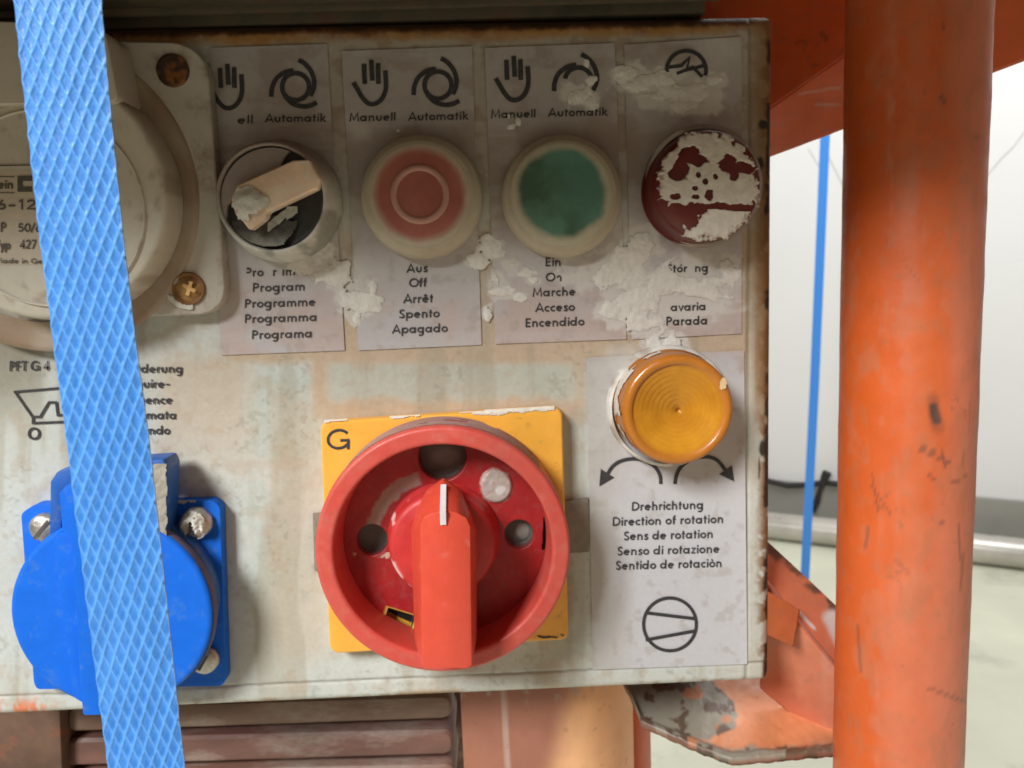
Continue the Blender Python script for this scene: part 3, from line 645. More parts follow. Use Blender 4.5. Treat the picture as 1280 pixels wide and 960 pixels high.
hand(i3, 178, -5); rot(i3, 175.5, -5, False); text(i3, 'Manuell', 613, 670, 148, 10.5, slope=-.02); text(i3, 'Automatik', 685, 760, 146, 10.5, slope=-.02)
j = i4.new('fault_symbol'); j.stroke(arc(858, 88, 24.5, 175, 375, 24), 5); j.stroke([(836, 84), (852, 82), (862, 72), (858, 88), (880, 82)], 4.5); j.stroke([(846, 92), (866, 84), (878, 96)], 4)
for t, a, b, y, w in (('Program', 306, 370, 346, .25), ('Program', 315, 382, 365, 0), ('Programme', 305, 395, 385, 0), ('Programma', 305, 397, 404, 0), ('Programa', 314, 391, 424, 0)): text(i1, t, a, b, y, 11, slope=-.03, wear=w)
for t, a, b, y in (('Aus', 508, 535, 341), ('Off', 511, 534, 359), ('Arrêt', 504, 542, 379), ('Spento', 498, 550, 398), ('Apagado', 490, 560, 417)): text(i2, t, a, b, y, 11, slope=-.03)
for t, a, b, y, w in (('Ein', 681, 702, 333, 0), ('On', 682, 703, 352, .2), ('Marche', 665, 720, 371, 0), ('Acceso', 669, 719, 390, 0), ('Encendido', 656, 731, 409, 0)): text(i3, t, a, b, y, 11, slope=-.03, wear=w)
text(i4, 'Störung', 833, 886, 341, 10.5, slope=-.03, wear=.18); text(i4, 'avaria', 838, 883, 389, 10.5, slope=-.03); text(i4, 'Parada', 832, 885, 407, 11, slope=-.03)
for t, a, b, y in (('Drehrichtung', 789, 880, 638.5), ('Direction of rotation', 765, 905, 657.5), ('Sens de rotation', 779, 892, 675.5), ('Senso di rotazione', 771, 900, 694.5), ('Sentido de rotaciòn', 769, 903, 712.5)): text(i5, t, a, b, y, 11, slope=-.027)
j = i5.new('curved_arrow'); j.stroke(cr([(826, 605), (825, 594), (818, 583), (806, 576), (792, 573.5), (777, 576), (766, 583), (758, 595)]), 4.5); j.poly([(749, 608), (751, 586), (768, 597)])
j = i5.new('curved_arrow'); j.stroke(cr([(843.5, 605), (846, 593), (853, 582), (866, 574), (882, 571), (896, 575), (908, 589)]), 4.5); j.poly([(918, 602), (899, 593), (915, 582)])
j = i5.new('compressor_symbol'); j.stroke(arc(837.5, 780.5, 33, 0, 360, 48, 33), 4.2); j.stroke([(807, 766), (869.5, 773.5)], 4.2); j.stroke([(807, 800), (869.5, 788.5)], 4.2)
for k, (i_, s_) in enumerate(zip((i1, i2, i3, i4, i5), stick)): i_.build(M['ink'], s_)

# lettering printed straight on the panel beside the strap
ip = InkSet(.0003)
text(ip, 'PFT', 11, 34, 464, 12.5, w=.16, slope=-.02); text(ip, 'G 4', 38, 62, 463.5, 12.5, w=.17, slope=-.02); text(ip, 'x', 31, 41, 430, 12, w=.22)
for t, b, y, k in (('anforderung', 229, 466, 7.35), ('require-', 213, 485, 6.9), ('exigence', 216, 505, 7.1), ('automata', 221, 524, 7.3), ('mando', 213, 543, 7.0)):
    tot = sum(GL[c][0] for c in t); wpx = tot*12.6; text(ip, t, b-wpx, b, y+(wpx-50)*.0, 11, slope=-.0)
j = ip.new('hopper_cart_symbol'); S = lambda p, w=3: j.stroke(p, w)
S([(17, 490), (78, 485), (120, 483)]); S([(18, 489), (41, 522)]); S([(40, 521), (50, 521), (61, 503), (70, 503), (72, 519), (110, 517)]); S([(41, 522), (41, 530)]); S([(40, 529), (110, 526)]); S(arc(42.5, 542, 6.5, 0, 360, 20), 3)
ip.build(M['ink'], box)

# tape under the main switch plate
tp = mat('old_tape', (.24, .20, .155), .6, var=.2, scale=300)
prism('tape_strip', [(391, 642), (410, 640), (412, 712), (393, 714)], .0003, .0009, tp, box)
prism('tape_strip', [(700, 628), (735, 622), (736, 690), (702, 692)], .0003, .0009, tp, box)

# plaster splashes as real crust
for i, bl in enumerate(BLOBS):
    us = [b[0] for b in bl]; vs = [b[1] for b in bl]; rr = max(max(b[2], b[3]) for b in bl)+6
    q = [(min(us)-rr, min(vs)-rr), (max(us)+rr, min(vs)-rr), (max(us)+rr, max(vs)+rr), (min(us)-rr, max(vs)+rr)]
    F = lambda u, v, bl=bl, i=i: crust_f(bl, u, v, 200+i)
    cc = lambda u, v, F=F: mix([.62, .58, .53], [.72, .68, .62], sm(-.02, .35, F(u, v)+.9*(fbm(u, v, 9, 7)-.5)))
    sheet('plaster_splash', q, 1.0, .0003, M['crust'], box, lambda u, v, F=F: .00014+.00010*sm(-.03, .25, F(u, v)) + .00018*sm(.3, 1.0, F(u, v))+.00010*(fbm(u, v, 5, 9)-.5), cc, lambda u, v, F=F: F(u, v) > -.03)

# ---- round appliance inlet with hinged cover at the left
inl = thing  # (parts below hang under box)
off_col = lambda seed, c1=(.50, .44, .35), c2=(.56, .52, .43): (lambda u, v, R=None: mix(mix(c1, c2, fbm(u, v, 50, seed, 5)), [.26, .19, .12], .5*sm(.58, .72, fbm(u, v, 16, seed+3, 4))))
fl = rounded([(-70, 47), (257, 53), (284, 392), (-50, 405)], [5, 42, 34, 5], 8)
plate = prism('inlet_flange', fl, .0002, .0045, mat('inlet_flange_plastic', (.50, .45, .38), .5, var=.08, scale=90, bump=.3, bscale=600, dirt=(.25, .17, .10), dirt_amt=.28, dscale=110), box, bevel=.0013, label='off-white square plastic flange', seg=3)
lathe('inlet_sleeve', (52, 246), [(198, .0045), (195, .0051), (190, .0052), (176, .0048), (160, .0050)], M['bakelite'], plate, 128, lambda a, b, R: mix([.40, .32, .24], [.30, .20, .13], sm(.3, .7, fbm(a+300, b+300, 60, 12))), href=.0048)  # flat ring; the shade of the recess is painted in as brown
body = lathe('inlet_cover', (48, 243), [(160, .0050), (160, .0125), (158.5, .0138), (155, .0144), (120, .0148), (0.5, .0149)], M['bakelite'], box, 160, lambda a, b, R: off_col(15)(a+400, b+400), label='round off-white cover with embossed rating text', sub=2)
ic = InkSet(.0151); j = ic.new('embossed_line')
j.stroke([(-60, 205), (-20, 207), (60, 206)], 1.6)
text(ic, 'nlein', -14, 17, 236, 11, w=.22, slope=0); j = ic.new('embossed_line'); j.stroke([(-15, 221), (18, 221)], 1.2); j = ic.new('embossed_line'); j.stroke([(-15, 241), (18, 241)], 1.2)
j = ic.new('printed_mark'); j.stroke([(40, 223), (25, 223), (25, 236.5), (40, 236.5)], 6.5)
text(ic, '6-12', -6, 46, 262, 12.5, w=.2, slope=0); text(ic, 'P', 0, 8, 290, 12, slope=0); text(ic, '50/60', 22, 60, 290, 11, slope=0)
text(ic, 'Typ', -6, 13, 312, 12, slope=0); text(ic, '427', 24, 45, 311, 11.5, slope=0); text(ic, 'Made in Germany', -6, 85, 329, 6.5, slope=.01)
ic.build(mat('cover_ink', (.09, .075, .06), .6, var=.3, scale=900), body)
lathe('moulding_ring', (60, 262), [(120, .0144), (121, .0152), (123, .0152), (124, .0144)], M['bakelite'], body, 96, lambda a, b, R: off_col(17)(a+400, b+400))
sheet('rating_plate', [(-60, 213), (56, 213), (60, 331), (-60, 331)], 4, .01492, M['bakelite'], body, None, lambda u, v: mix([.50, .41, .31], [.55, .47, .37], fbm(u, v, 30, 18)))
prism('hinge_cover', rounded([(-70, 24), (130, 30), (148, 128), (-60, 132)], [4, 22, 12, 4], 6), .0046, .0165, mat('hinge_cover_plastic', (.50, .44, .36), .5, var=.08, scale=120, bump=.3, dirt=(.27, .18, .12), dirt_amt=.2), box, bevel=.0014, label='dusty off-white hinge cover behind the strap', seg=3)
def rusty(c1, c2, seed): return lambda a, b, R: mix(c1, c2, sm(.4, .62, fbm(a+50, b+50, 9, seed, 4)))
s1 = lathe('flange_screw', (216, 88), [(21, .0046), (20.5, .0050), (17.5, .0050), (13, .0049), (6, .0048), (0.4, .0048)], M['rust'], plate, 48, rusty([.035, .015, .008], [.22, .075, .015], 31), label='rust filled screw recess', href=.0047)
s2 = lathe('flange_screw', (236, 361), [(21, .0047), (20, .0052), (18, .0050), (16, .0047), (14, .0050), (6, .0058), (0.4, .0059)], M['rust'], plate, 48, lambda a, b, R: mix([.22, .10, .03], [.42, .24, .08], (1-sm(12, 17, R))*sm(.25, .6, fbm(a+50, b+50, 8, 33))), label='brassy cross-head screw', href=.0047)
ix = Ink(.0061); ix.stroke([(228, 356), (244, 364)], 4.5); ix.stroke([(239, 352), (234, 369)], 4.5); ix.build('cross_slot', mat('bright_brass', (.80, .50, .20), .35, metal=.6, var=.2), s2)
sheet('plaster_splash', [(200, 360), (250, 360), (250, 392), (200, 392)], 1, .0045, M['crust'], box, lambda u, v: .0004+.0003*fbm(u, v, 6, 3), lambda u, v: mix([.60, .56, .48], [.66, .62, .55], fbm(u, v, 8, 2)), lambda u, v: (np.abs(np.hypot((u-236)/1, (v-358)/1)-26) < 4+3*(fbm(u, v, 8, 41)-.5)) & (v > 366+.35*(u-205)) & (u < 243))

# ---- broken program selector
sel = lathe('program_selector', (339, 247), [(80, .0002), (80, .0026), (77, .0050), (74.5, .0072), (71.5, .0094), (69, .0103), (66.5, .0106), (65, .0102), (64.4, .0088), (60, .0084), (.5, .0084)], M['grey_pl'], box, 128,
    lambda a, b, R: mix(mix([.36, .30, .25], [.30, .31, .27], sm(-20, 40, b)), [.025, .02, .018], 1-sm(68.4, 69.6, R)) if False else mix(mix(mix([.34, .27, .22], [.30, .30, .26], sm(-20, 40, b)), [.60, .58, .51], .9*sm(.38, .55, fbm(a+99, b+99, 24, 51, 4))*sm(-10, 40, b+a*.6)), [.022, .019, .016], 1-sm(64.2, 65.2, R)), label='broken rotary program selector with plaster in its socket', sub=2, href=.0106, wob=.02, seed=5)
def rotp(pts, c, deg):
    a = math.radians(deg); return [(c[0]+x*math.cos(a)-y*math.sin(a), c[1]+x*math.sin(a)+y*math.cos(a)) for x, y in pts]
C0 = (339, 247)
# broken half disc at the upper left
half = [(C0[0]+63*math.cos(math.radians(t)), C0[1]+63*math.sin(math.radians(t))) for t in np.linspace(-205, -68, 28)]
half += [(356, 196), (350, 208), (330, 224), (300, 242), (284, 256)]
prism('broken_disc', half, .0085, .0100, mat('dusty_disc', (.30, .245, .22), .6, var=.12, scale=200, bump=.5, dirt=(.22, .15, .11), dirt_amt=.2), sel, bevel=.0005)
kn = [(-50, -8), (-38, -18), (30, -20), (48, -15), (51, 6), (44, 14), (-18, 17), (-22, 22), (-44, 27), (-48, 14), (-52, 8)]
knob = prism('knob_bar', rotp([(x*1.12, y*1.3) for x, y in kn], (344, 237), -22), .0085, .0128, mat('worn_beige_knob', (.74, .53, .37), .7, var=.18, scale=160, bump=.7, dirt=(.74, .68, .58), dirt_amt=.35, dscale=120), sel, bevel=.0014, label='worn beige stub of the knob', seg=3)
sheet('plaster_lump', [(288, 225), (342, 225), (342, 280), (288, 280)], 1, .0127, M['crust'], knob, lambda u, v: .0003+.001*sm(0, .6, 1-np.hypot((u-312)/26, (v-256)/22))+.0004*(fbm(u, v, 8, 5)), lambda u, v: mix([.52, .50, .43], [.62, .60, .53], fbm(u, v, 9, 3)), lambda u, v: (1-np.hypot((u-313)/25, (v-253)/21)+1.0*(fbm(u, v, 12, 6)-.5)) > .12)
sheet('plaster_lump', [(275, 270), (410, 270), (410, 322), (275, 322)], 1, .0085, M['crust'], sel, lambda u, v: .0004+.0012*sm(282, 318, v)+.0006*fbm(u, v, 8, 5), lambda u, v: mix([.07, .065, .055], [.30, .29, .25], sm(285, 312, v+14*(fbm(u, v, 14, 4)-.5))), lambda u, v: (np.hypot(u-340, v-248) < 61) & (v > 266+ .25*np.abs(u-330)+16*(fbm(u, v, 14, 6)-.5)) & (u < 380-.5*(v-266)+14*(fbm(u, v, 12, 16)-.5)))
sheet('plaster_flake', [(335, 258), (372, 258), (372, 290), (335, 290)], 1, .0095, M['crust'], sel, lambda u, v: .0004*fbm(u, v, 6, 2), lambda u, v: mix([.34, .34, .29], [.46, .45, .39], fbm(u, v, 8, 3)), lambda u, v: np.abs((u-354)*.6+(v-270)*.8) < 5+3*(fbm(u, v, 8, 4)-.5)+3*((u > 358)))

# ---- membrane push buttons
def sil_col(seed):
    return lambda a, b, R: mix(mix([.40, .33, .235], [.48, .41, .30], fbm(a+200, b+200, 30, seed)), [.52, .47, .38], .5*sm(.4, .7, sm(66, 76, R)))
def push_button(c, r, lab, cap_col, cap_r, ring):
    pb = lathe('push_button', c, [(r+2, .0002), (r+1.8, .0026), (r, .0044), (r-3, .0056), (r-8, .0064), (cap_r+2, .0068), (cap_r-3, .0067)], M['silicone'], box, 112, sil_col(61+int(c[0])), label=lab, href=.006, sub=1)
    lathe('button_cap', (c[0]-1, c[1]-2), [(cap_r+2, .0066), (cap_r, .00690), (cap_r-4, .0071), (30, .0075), (.5, .0076)], M['silicone'], pb, 112, cap_col, sub=3)
    if ring:
        lathe('ring_mark', (c[0]-1, c[1]-2), [(37.5, .0073), (36.8, .00765), (29.6, .00785), (28.8, .0074)], M['painted'], pb, 96, lambda a, b, R: np.zeros(a.shape+(3,))+np.array([.47, .235, .18]))
redc = lambda a, b, R: mix(mix(mix([.30, .075, .050], [.38, .12, .085], fbm(a+100, b+100, 30, 71)), [.44, .30, .22], .5*sm(50, 57, R+4*(fbm(a+100, b+100, 18, 72)-.5))), [.46, .39, .29], .9*sm(55, 62, R+5*(fbm(a+100, b+100, 18, 79)-.5)))
grc = lambda a, b, R: mix(mix(mix([.045, .105, .06], [.085, .19, .13], sm(.35, .65, fbm(a+100, b+100, 40, 73))), [.10, .25, .20], .7*sm(0, 50, a-b*.5+20)*.8), [.45, .39, .28], .97*sm(50, 61, R+11*(fbm(a+100, b+100, 26, 75, 5)-.5)))
push_button((526, 245), 76.5, 'flush red push button with white ring under cream membrane', redc, 64, True)
push_button((704, 244), 75.5, 'flush green push button under cream membrane', grc, 64, False)

# ---- dark red fault lamp, caked in plaster
dr = lathe('fault_lamp', (884, 232), [(72, .0002), (72, .0022), (70, .0024), (69.5, .0090), (68, .0108), (65, .0118), (45, .0126), (.5, .0130)], M['darkred'], box, 112, label='dark red lamp caked with white plaster', href=.0110)
lathe('lamp_bezel', (879, 233), [(76, .0003), (75.5, .0020), (73, .0028), (70, .0028)], M['grey_pl'], dr, 96, lambda a, b, R: mix([.30, .25, .21], [.62, .58, .50], sm(.4, .6, fbm(a+99, b+99, 20, 52))*sm(0, 40, -a)), href=.002)
HOLES = [(862, 192, 13, 9), (870, 200, 16, 7), (852, 212, 10, 14), (846, 220, 12, 8), (908, 206, 12, 12), (916, 214, 8, 10), (925, 210, 20, 7), (885, 245, 5, 9), (895, 258, 40, 4), (925, 260, 28, 4), (850, 262, 34, 9), (862, 272, 14, 16), (838, 280, 22, 20), (872, 218, 4, 4), (880, 228, 3, 3), (893, 222, 3, 4), (868, 236, 4, 3), (826, 262, 14, 14), (868, 246, 5, 3), (843, 246, 8, 4)]
def cakef(u, v):
    f = np.minimum(1.0, (64-np.hypot(u-886, (v-232)*.93))/18) + .8*(fbm(u, v, 14, 301, 4)-.5) + .75*(fbm(u, v, 6, 303, 4)-.5)
    for (a, b, ra, rb) in HOLES: f = np.minimum(f, (np.hypot((u-a)/ra, (v-b)/rb)-.82)*1.1+1.3*(fbm(u, v, 9, 302, 4)-.5))
    return f
sheet('plaster_crust', [(818, 164), (952, 164), (952, 302), (818, 302)], .9, .0125, M['crust'], dr, lambda u, v: .0001-.0014*(np.hypot(u-884, v-232)/70)**2+.0006*sm(-.02, .2, cakef(u, v))+.0005*fbm(u, v, 18, 8), lambda u, v: mix([.46, .38, .32], [.70, .64, .56], sm(0, .35, cakef(u, v))*(.6+.4*fbm(u, v, 9, 4))), lambda u, v: cakef(u, v) > 0, label='thick white plaster crust')

# ---- amber rotation lamp
def amc(a, b, R):
    n = fbm(a+200, b+200, 30, 81); ringv = .5+.5*np.sin(R*2*math.pi/6.2)
    c = mix([.46, .165, .008], [.64, .27, .016], sm(.2, .8, n)*.65+.35*ringv); c = mix(c, [.46, .15, .02], sm(55, 58, R)*.85)
    return mix(c, [.30, .10, .015], .5*sm(66, 71, R))
pf = [(72, .0002), (72, .0030), (70.5, .0032), (70, .0110), (69, .0124), (66, .0132), (58.5, .0134)]
R0 = 57
while R0 > 5:
    pf += [(R0, .0126), (R0-4.4, .0131)]; R0 -= 6.2
pf += [(3, .0127), (.4, .0127)]
am = lathe('rotation_lamp', (848, 513), pf, M['amber'], box, 144, amc, label='round amber lamp lens with concentric rings', sub=1, href=.0132)
lathe('lamp_bezel', (836, 508), [(76.5, .0003), (76, .0020), (74, .0030), (71.5, .0031)], M['grey_pl'], am, 96, lambda a, b, R: mix([.40, .33, .27], [.66, .62, .56], sm(.35, .55, fbm(a+99, b+99, 22, 53))), href=.002)
Ca = onY(np.array(848.), np.array(513.), .0132); sa = pxsize(848, 513, .0132)
tt = np.linspace(math.radians(100), math.radians(222), 70); hs = np.linspace(.0030, .0122, 16); T_, H_ = np.meshgrid(tt, hs)
bump_ = .0003*fbm(T_*40, H_*6000, 6, 8); Rr = 70.6*sa+bump_
V = np.stack([Ca[0]+Rr*np.cos(T_), -H_, Ca[2]+Rr*np.sin(T_)], -1)
kp = fbm(T_*40, H_*4000, 9, 9) > .36+.30*sm(.006, .012, H_)*1
Vv, Ff, cc = compact(V.reshape(-1, 3), grid_faces(*T_.shape, keep=kp, flip=True), mix([.62, .52, .44], [.70, .66, .60], fbm(T_*40, H_*4000, 8, 2)).reshape(-1, 3))
link('plaster_crust', mesh_np('plaster_crust', Vv, Ff, M['crust'], cc), am, 'white plaster stuck to the side of the lamp', True)
sheet('plaster_fleck', [(896, 470), (912, 470), (912, 490), (896, 490)], 1, .0134, M['crust'], am, lambda u, v: .0002+0*u, lambda u, v: np.zeros(u.shape+(3,))+np.array([.66, .45, .25]), lambda u, v: (1-np.hypot((u-904)/5, (v-479)/8)+.8*(fbm(u, v, 5, 6)-.5)) > 0)

# ---- main switch
pq = rounded([(400, 528), (703, 509), (711, 800), (412, 818)], [10, 12, 10, 12], 6)
sw = prism('main_switch', pq, .0002, .0050, M['yellow'], box, bevel=.0009, label='red rotary main switch on yellow plate, handle pointing up', seg=3)
ig = InkSet(.00512)
text(ig, 'G', 407, 439, 563, 27, w=.13, slope=-.03)
j = ig.new('maker_mark'); j.stroke([(672, 795), (680, 797), (688, 796)], 2.5); j.stroke([(684, 796), (697, 797)], 1.8); j.stroke([(701, 793), (705, 795)], 1.5)
ig.build(M['ink'], sw)
edge = lambda u, v: (v-(526-(u-400)*.0627))
sheet('plate_wear', [(400, 515), (706, 497), (706, 530), (400, 548)], 1, .0050, M['crust'], sw, lambda u, v: .00006+.00025*fbm(u, v, 6, 4)-.0008*sm(3, -2, edge(u, v)), lambda u, v: mix([.68, .56, .42], [.72, .68, .62], fbm(u, v, 9, 3)), lambda u, v: (edge(u, v) > -.5) & (edge(u, v) < -5+14*fbm(u*.5, v, 14, 91, 4)+3*((u > 590))) & (u > 404) & (u < 694), label='scuffed white edge')
def colr(a, b, R):
    n = fbm(a+300, b+300, 30, 95, 4); n2 = fbm(a+300, b+300, 9, 96, 4)
    c = mix([.60, .060, .040], [.60, .105, .080], n); c = mix(c, [.42, .17, .14], .6*sm(-60, -140, b)*sm(152, 157, R)*0)
    return mix(c, [.55, .22, .17], .18*sm(.55, .7, n2))
collar = lathe('switch_collar', (554, 690), [(153, .0050), (156.5, .0075), (157, .0176), (156, .0186), (153.5, .0190), (138, .0191), (135, .0189), (134, .0182), (133, .0150), (132, .0100), (131.5, .0080)], M['redmatt'], sw, 192, colr, label='deep red round collar', sub=3, href=.019)
# dusty top side of the collar: mauve dust film lying on the outer wall
SC = onY(np.array(554.), np.array(690.), .019); ss = pxsize(554, 690, .019)
tt = np.linspace(math.radians(38), math.radians(150), 200); hs = np.linspace(.0052, .0172, 40); T_, H_ = np.meshgrid(tt, hs)
Rr = (157.0*ss)+.00006
kp = (fbm(T_*60, H_*6000, 14, 12) > .30) & (H_ < .0165+.001*fbm(T_*50, H_*0, 3, 2)) & (H_ > .0060)
Vv, Ff, cc = compact(np.stack([SC[0]+Rr*np.cos(T_), -H_, SC[2]+Rr*np.sin(T_)], -1).reshape(-1, 3), grid_faces(*T_.shape, keep=kp, flip=True), mix([.34, .15, .13], [.46, .29, .25], fbm(T_*60, H_*5000, 14, 2)).reshape(-1, 3))
link('dust_shade_film', mesh_np('dust_shade_film', Vv, Ff, M['crust'], cc), collar, 'mauve dust lying on top of the collar', True)
# dished floor with lock holes, scrape and worn patch
HB = .0086
HL = [(465, 675, 19.5), (649, 668, 18), (553, 571, 30)]
def in_slot(u, v, cx_, cy_, w, h, deg):
    a = math.radians(deg); x = (u-cx_)*math.cos(a)+(v-cy_)*math.sin(a); y = -(u-cx_)*math.sin(a)+(v-cy_)*math.cos(a)
    return np.maximum(np.abs(x)/w, np.abs(y)/h)
def floor_dh(u, v):
    h = 0*u
    for a, b, r in HL: h = h - .0031*(1-sm(r-1.2, r+.4, np.hypot(u-a, v-b)))
    h = h - .0031*(1-sm(.9, 1.05, in_slot(u, v, 500, 773, 17, 8, 17)))
    h = h - .0031*(1-sm(.9, 1.05, in_slot(u, v, 684, 668, 5, 20, 3)))
    h = h + .0007*(1-sm(17, 22, np.hypot(u-620, (v-607)*.95)))*(.7+.6*fbm(u, v, 7, 5))
    return h + .0001*(fbm(u, v, 10, 6)-.5)
def arcd(u, v):
    r = np.hypot(u-545, v-678); t = np.degrees(np.arctan2(v-678, u-545))
    return np.abs(r-82), t
def floor_col(u, v):
    n = fbm(u, v, 25, 401, 5); n2 = fbm(u, v, 8, 402, 4)
    c = mix([.26, .005, .008], [.40, .016, .016], n); c = mix(c, [.30, .04, .04], .5*sm(.58, .7, n2))
    d, t = arcd(u, v); e = (1-sm(7, 11, d+8*(n2-.5)))*sm(-175, -168, t)*(1-sm(-107, -102, t)); c = mix(c, [.33, .235, .195], .95*e)
    c = mix(c, [.40, .34, .30], .95*(1-sm(18, 22, np.hypot(u-620, (v-607)*.95)+6*(n2-.5)))); c = mix(c, [.60, .58, .55], .8*(1-sm(4, 9, np.hypot(u-624, v-612)+8*(n2-.5))))
    for a, b, r in HL: c = mix(c, [.10, .088, .075], 1-sm(r-1, r+.5, np.hypot(u-a, v-b)))
    c = mix(c, [.26, .24, .21], .8*(1-sm(8, 13, np.hypot((u-654)*1.3, v-668)))); c = mix(c, [.24, .23, .20], .7*(1-sm(10, 26, np.hypot((u-556), (v-574)*1.6))))
    s = in_slot(u, v, 500, 773, 17, 8, 17); c = mix(c, [.55, .36, .06], (1-sm(1.15, 1.35, s))); c = mix(c, [.012, .01, .009], 1-sm(1.02, 1.08, s))
    c = mix(c, [.02, .015, .012], 1-sm(.95, 1.05, in_slot(u, v, 684, 668, 5, 20, 3)))
    e = (1-sm(2, 5, np.abs(np.hypot(u-465, v-680)-23)+4*(n2-.5)))*(v > 690)*sm(.5, .6, fbm(u, v, 9, 405)); c = mix(c, [.52, .36, .28], e)
    return c
FC = onY(np.array(554.), np.array(690.), .019); fr = 132*ss
def infloor(u, v):
    P = onY(u, v, HB); return np.hypot(P[..., 0]-FC[0], P[..., 2]-FC[2]) < fr
sheet('dish_floor', [(400, 540), (715, 540), (715, 830), (400, 830)], .9, HB, M['painted'], collar, floor_dh, floor_col, infloor, label='scraped dark red dish with lock holes')
boss = lathe('dial', (553, 682), [(71, .0086), (71, .0094), (70, .0100), (68, .0112), (66.5, .0140), (65, .0150), (61, .0156), (50, .0160), (.5, .0165)], M['redmatt'], sw, 128,
   lambda a, b, R: mix(mix([.46, .018, .020], [.56, .040, .034], fbm(a+100, b+100, 20, 97)), [.80, .55, .50], .85*sm(.55, .62, fbm(a*.8+100, b+100, 22, 98, 4))*(1-sm(3, 6, np.abs(R-66)))*(a < -40)), label='round red dial boss', sub=3, href=.0150)
# handle: apex slopes from the boss up to the bar
def PX(pts, h): p = np.array(pts, float); return onY(p[:, 0], p[:, 1], h)
front = [(525, 655), (531, 645), (543, 640.5), (557, 638), (571, 641), (583, 647), (588, 658), (590, 832), (584, 836), (534, 836), (527, 832)]
Fr = PX(front, .029)
back = [(514, 662), (520, 640), (532, 616), (554, 600), (574, 614), (588, 640), (596, 662), (596, 800), (590, 806), (530, 806), (518, 800)]
Bk = PX(back, .0168); Bk2 = Bk.copy(); Bk2[:, 1] = -.0140
grip = loft('handle_grip', [Bk2, Bk, Fr], mat('handle_red', (.70, .075, .040), .42, var=.05, scale=300, bump=.3, bscale=900, dirt=(.72, .19, .14), dirt_amt=.10, dscale=240), sw, 'bright red bar handle', bevel=.0005, seg=2)
# white index line along the slope and the front
a0, a1, a2 = PX([(554.5, 606)], .0184)[0], PX([(554, 640)], .0292)[0], PX([(554, 656)], .0293)[0]
wv = np.array([3.6*ss*.95, 0, 0]); up_ = np.array([0, -.0007, .0003])
V = [a0-wv+up_, a0+wv+up_, a1+wv+up_*1.4, a1-wv+up_*1.4, a2+wv+np.array([0, -.0001, 0]), a2-wv+np.array([0, -.0001, 0])]
me = bpy.data.meshes.new('index_line'); me.from_pydata([tuple(v) for v in V], [], [(3, 2, 1, 0), (5, 4, 2, 3)]); me.materials.append(M['white']); link('index_line', me, grip, 'white index line')

# ---- blue socket outlet
fq = rounded([(26, 642), (42, 631), (266, 626), (275, 634), (282, 852), (276, 858), (46, 862), (42, 854)], [4]*8, 3)
so = prism('socket_outlet', fq, .0002, .0042, M['blue'], box, bevel=.0008, label='blue power socket with round hinged lid, behind the strap', seg=2)
lathe('socket_rim', (152, 752), [(113, .0042), (113, .0078), (111, .0086), (100, .0088)], M['blue_dusty'], so, 128, href=.0088)
lid = lathe('socket_lid', (140, 768), [(114, .0088), (120, .0094), (122.5, .0105), (123, .0118), (121.5, .0131), (118, .0136), (60, .0139), (.5, .0140)], M['blue'], so, 160, label='round blue spring lid', href=.0135, sub=2)
# dark band on the right of the lid: the rim's shaded side painted in
LC = onY(np.array(140.), np.array(768.), .0135); ls = pxsize(140, 768, .0135)
tt = np.linspace(math.radians(-62), math.radians(75), 150); hs = np.linspace(.0088, .0129, 14); T_, H_ = np.meshgrid(tt, hs)
Rr = np.interp(H_, [.0088, .0105, .0118, .0129], [116, 122.9, 123.4, 122.2])*ls+.00005
Vv, Ff, cc = compact(np.stack([LC[0]+Rr*np.cos(T_), -H_, LC[2]+Rr*np.sin(T_)], -1).reshape(-1, 3), grid_faces(*T_.shape, flip=True), mix([.10, .11, .20], [.17, .15, .19], fbm(T_*60, H_*3000, 14, 2)).reshape(-1, 3))
link('dust_shade_film', mesh_np('dust_shade_film', Vv, Ff, M['crust'], cc), lid, 'painted-in shade on the right rim of the lid', True)
prism('lid_rib', rounded([(74, 617), (83, 606), (100, 600), (130, 603), (136, 780), (140, 893), (104, 894), (101, 860), (90, 668), (78, 664)], [3, 5, 5, 5, 0, 3, 3, 0, 0, 3], 4), .0120, .0185, M['blue'], lid, bevel=.0012, label='raised pull rib of the lid', seg=3)
prism('lid_rib_flank', rounded([(66, 668), (90, 664), (101, 700), (112, 866), (106, 880), (92, 872)], 4, 3), .0122, .0158, M['blue'], lid, bevel=.0014, seg=3)
# hinge bracket
hb = [(61, 672), (62, 602), (70, 590), (88, 582), (204, 574), (209, 585), (206, 668), (192, 670), (190, 600), (92, 604), (78, 618), (76, 672)]
prism('hinge_bracket', hb, .0042, .0125, M['blue_dusty'], so, bevel=.0008, label='blue hinge bracket with dusty right end')
sheet('plaster_splash', [(186, 572), (216, 572), (216, 670), (186, 670)], 1, .0126, M['crust'], so, lambda u, v: .0002+.0006*fbm(u, v, 8, 6), lambda u, v: mix([.30, .26, .22], [.45, .40, .33], fbm(u, v, 10, 3)), lambda u, v: (np.abs(u-201+.01*(v-600)) < 9+9*(fbm(u, v, 12, 6)-.5)) & (v > 578))
sheet('plaster_splash', [(200, 618), (245, 618), (245, 642), (200, 642)], 1, .0043, M['crust'], so, lambda u, v: .0002+.0004*fbm(u, v, 8, 6), lambda u, v: mix([.42, .38, .30], [.52, .47, .38], fbm(u, v, 10, 3)), lambda u, v: (v < 628+14*(fbm(u, v, 14, 16)-.5)) & (v > 624))
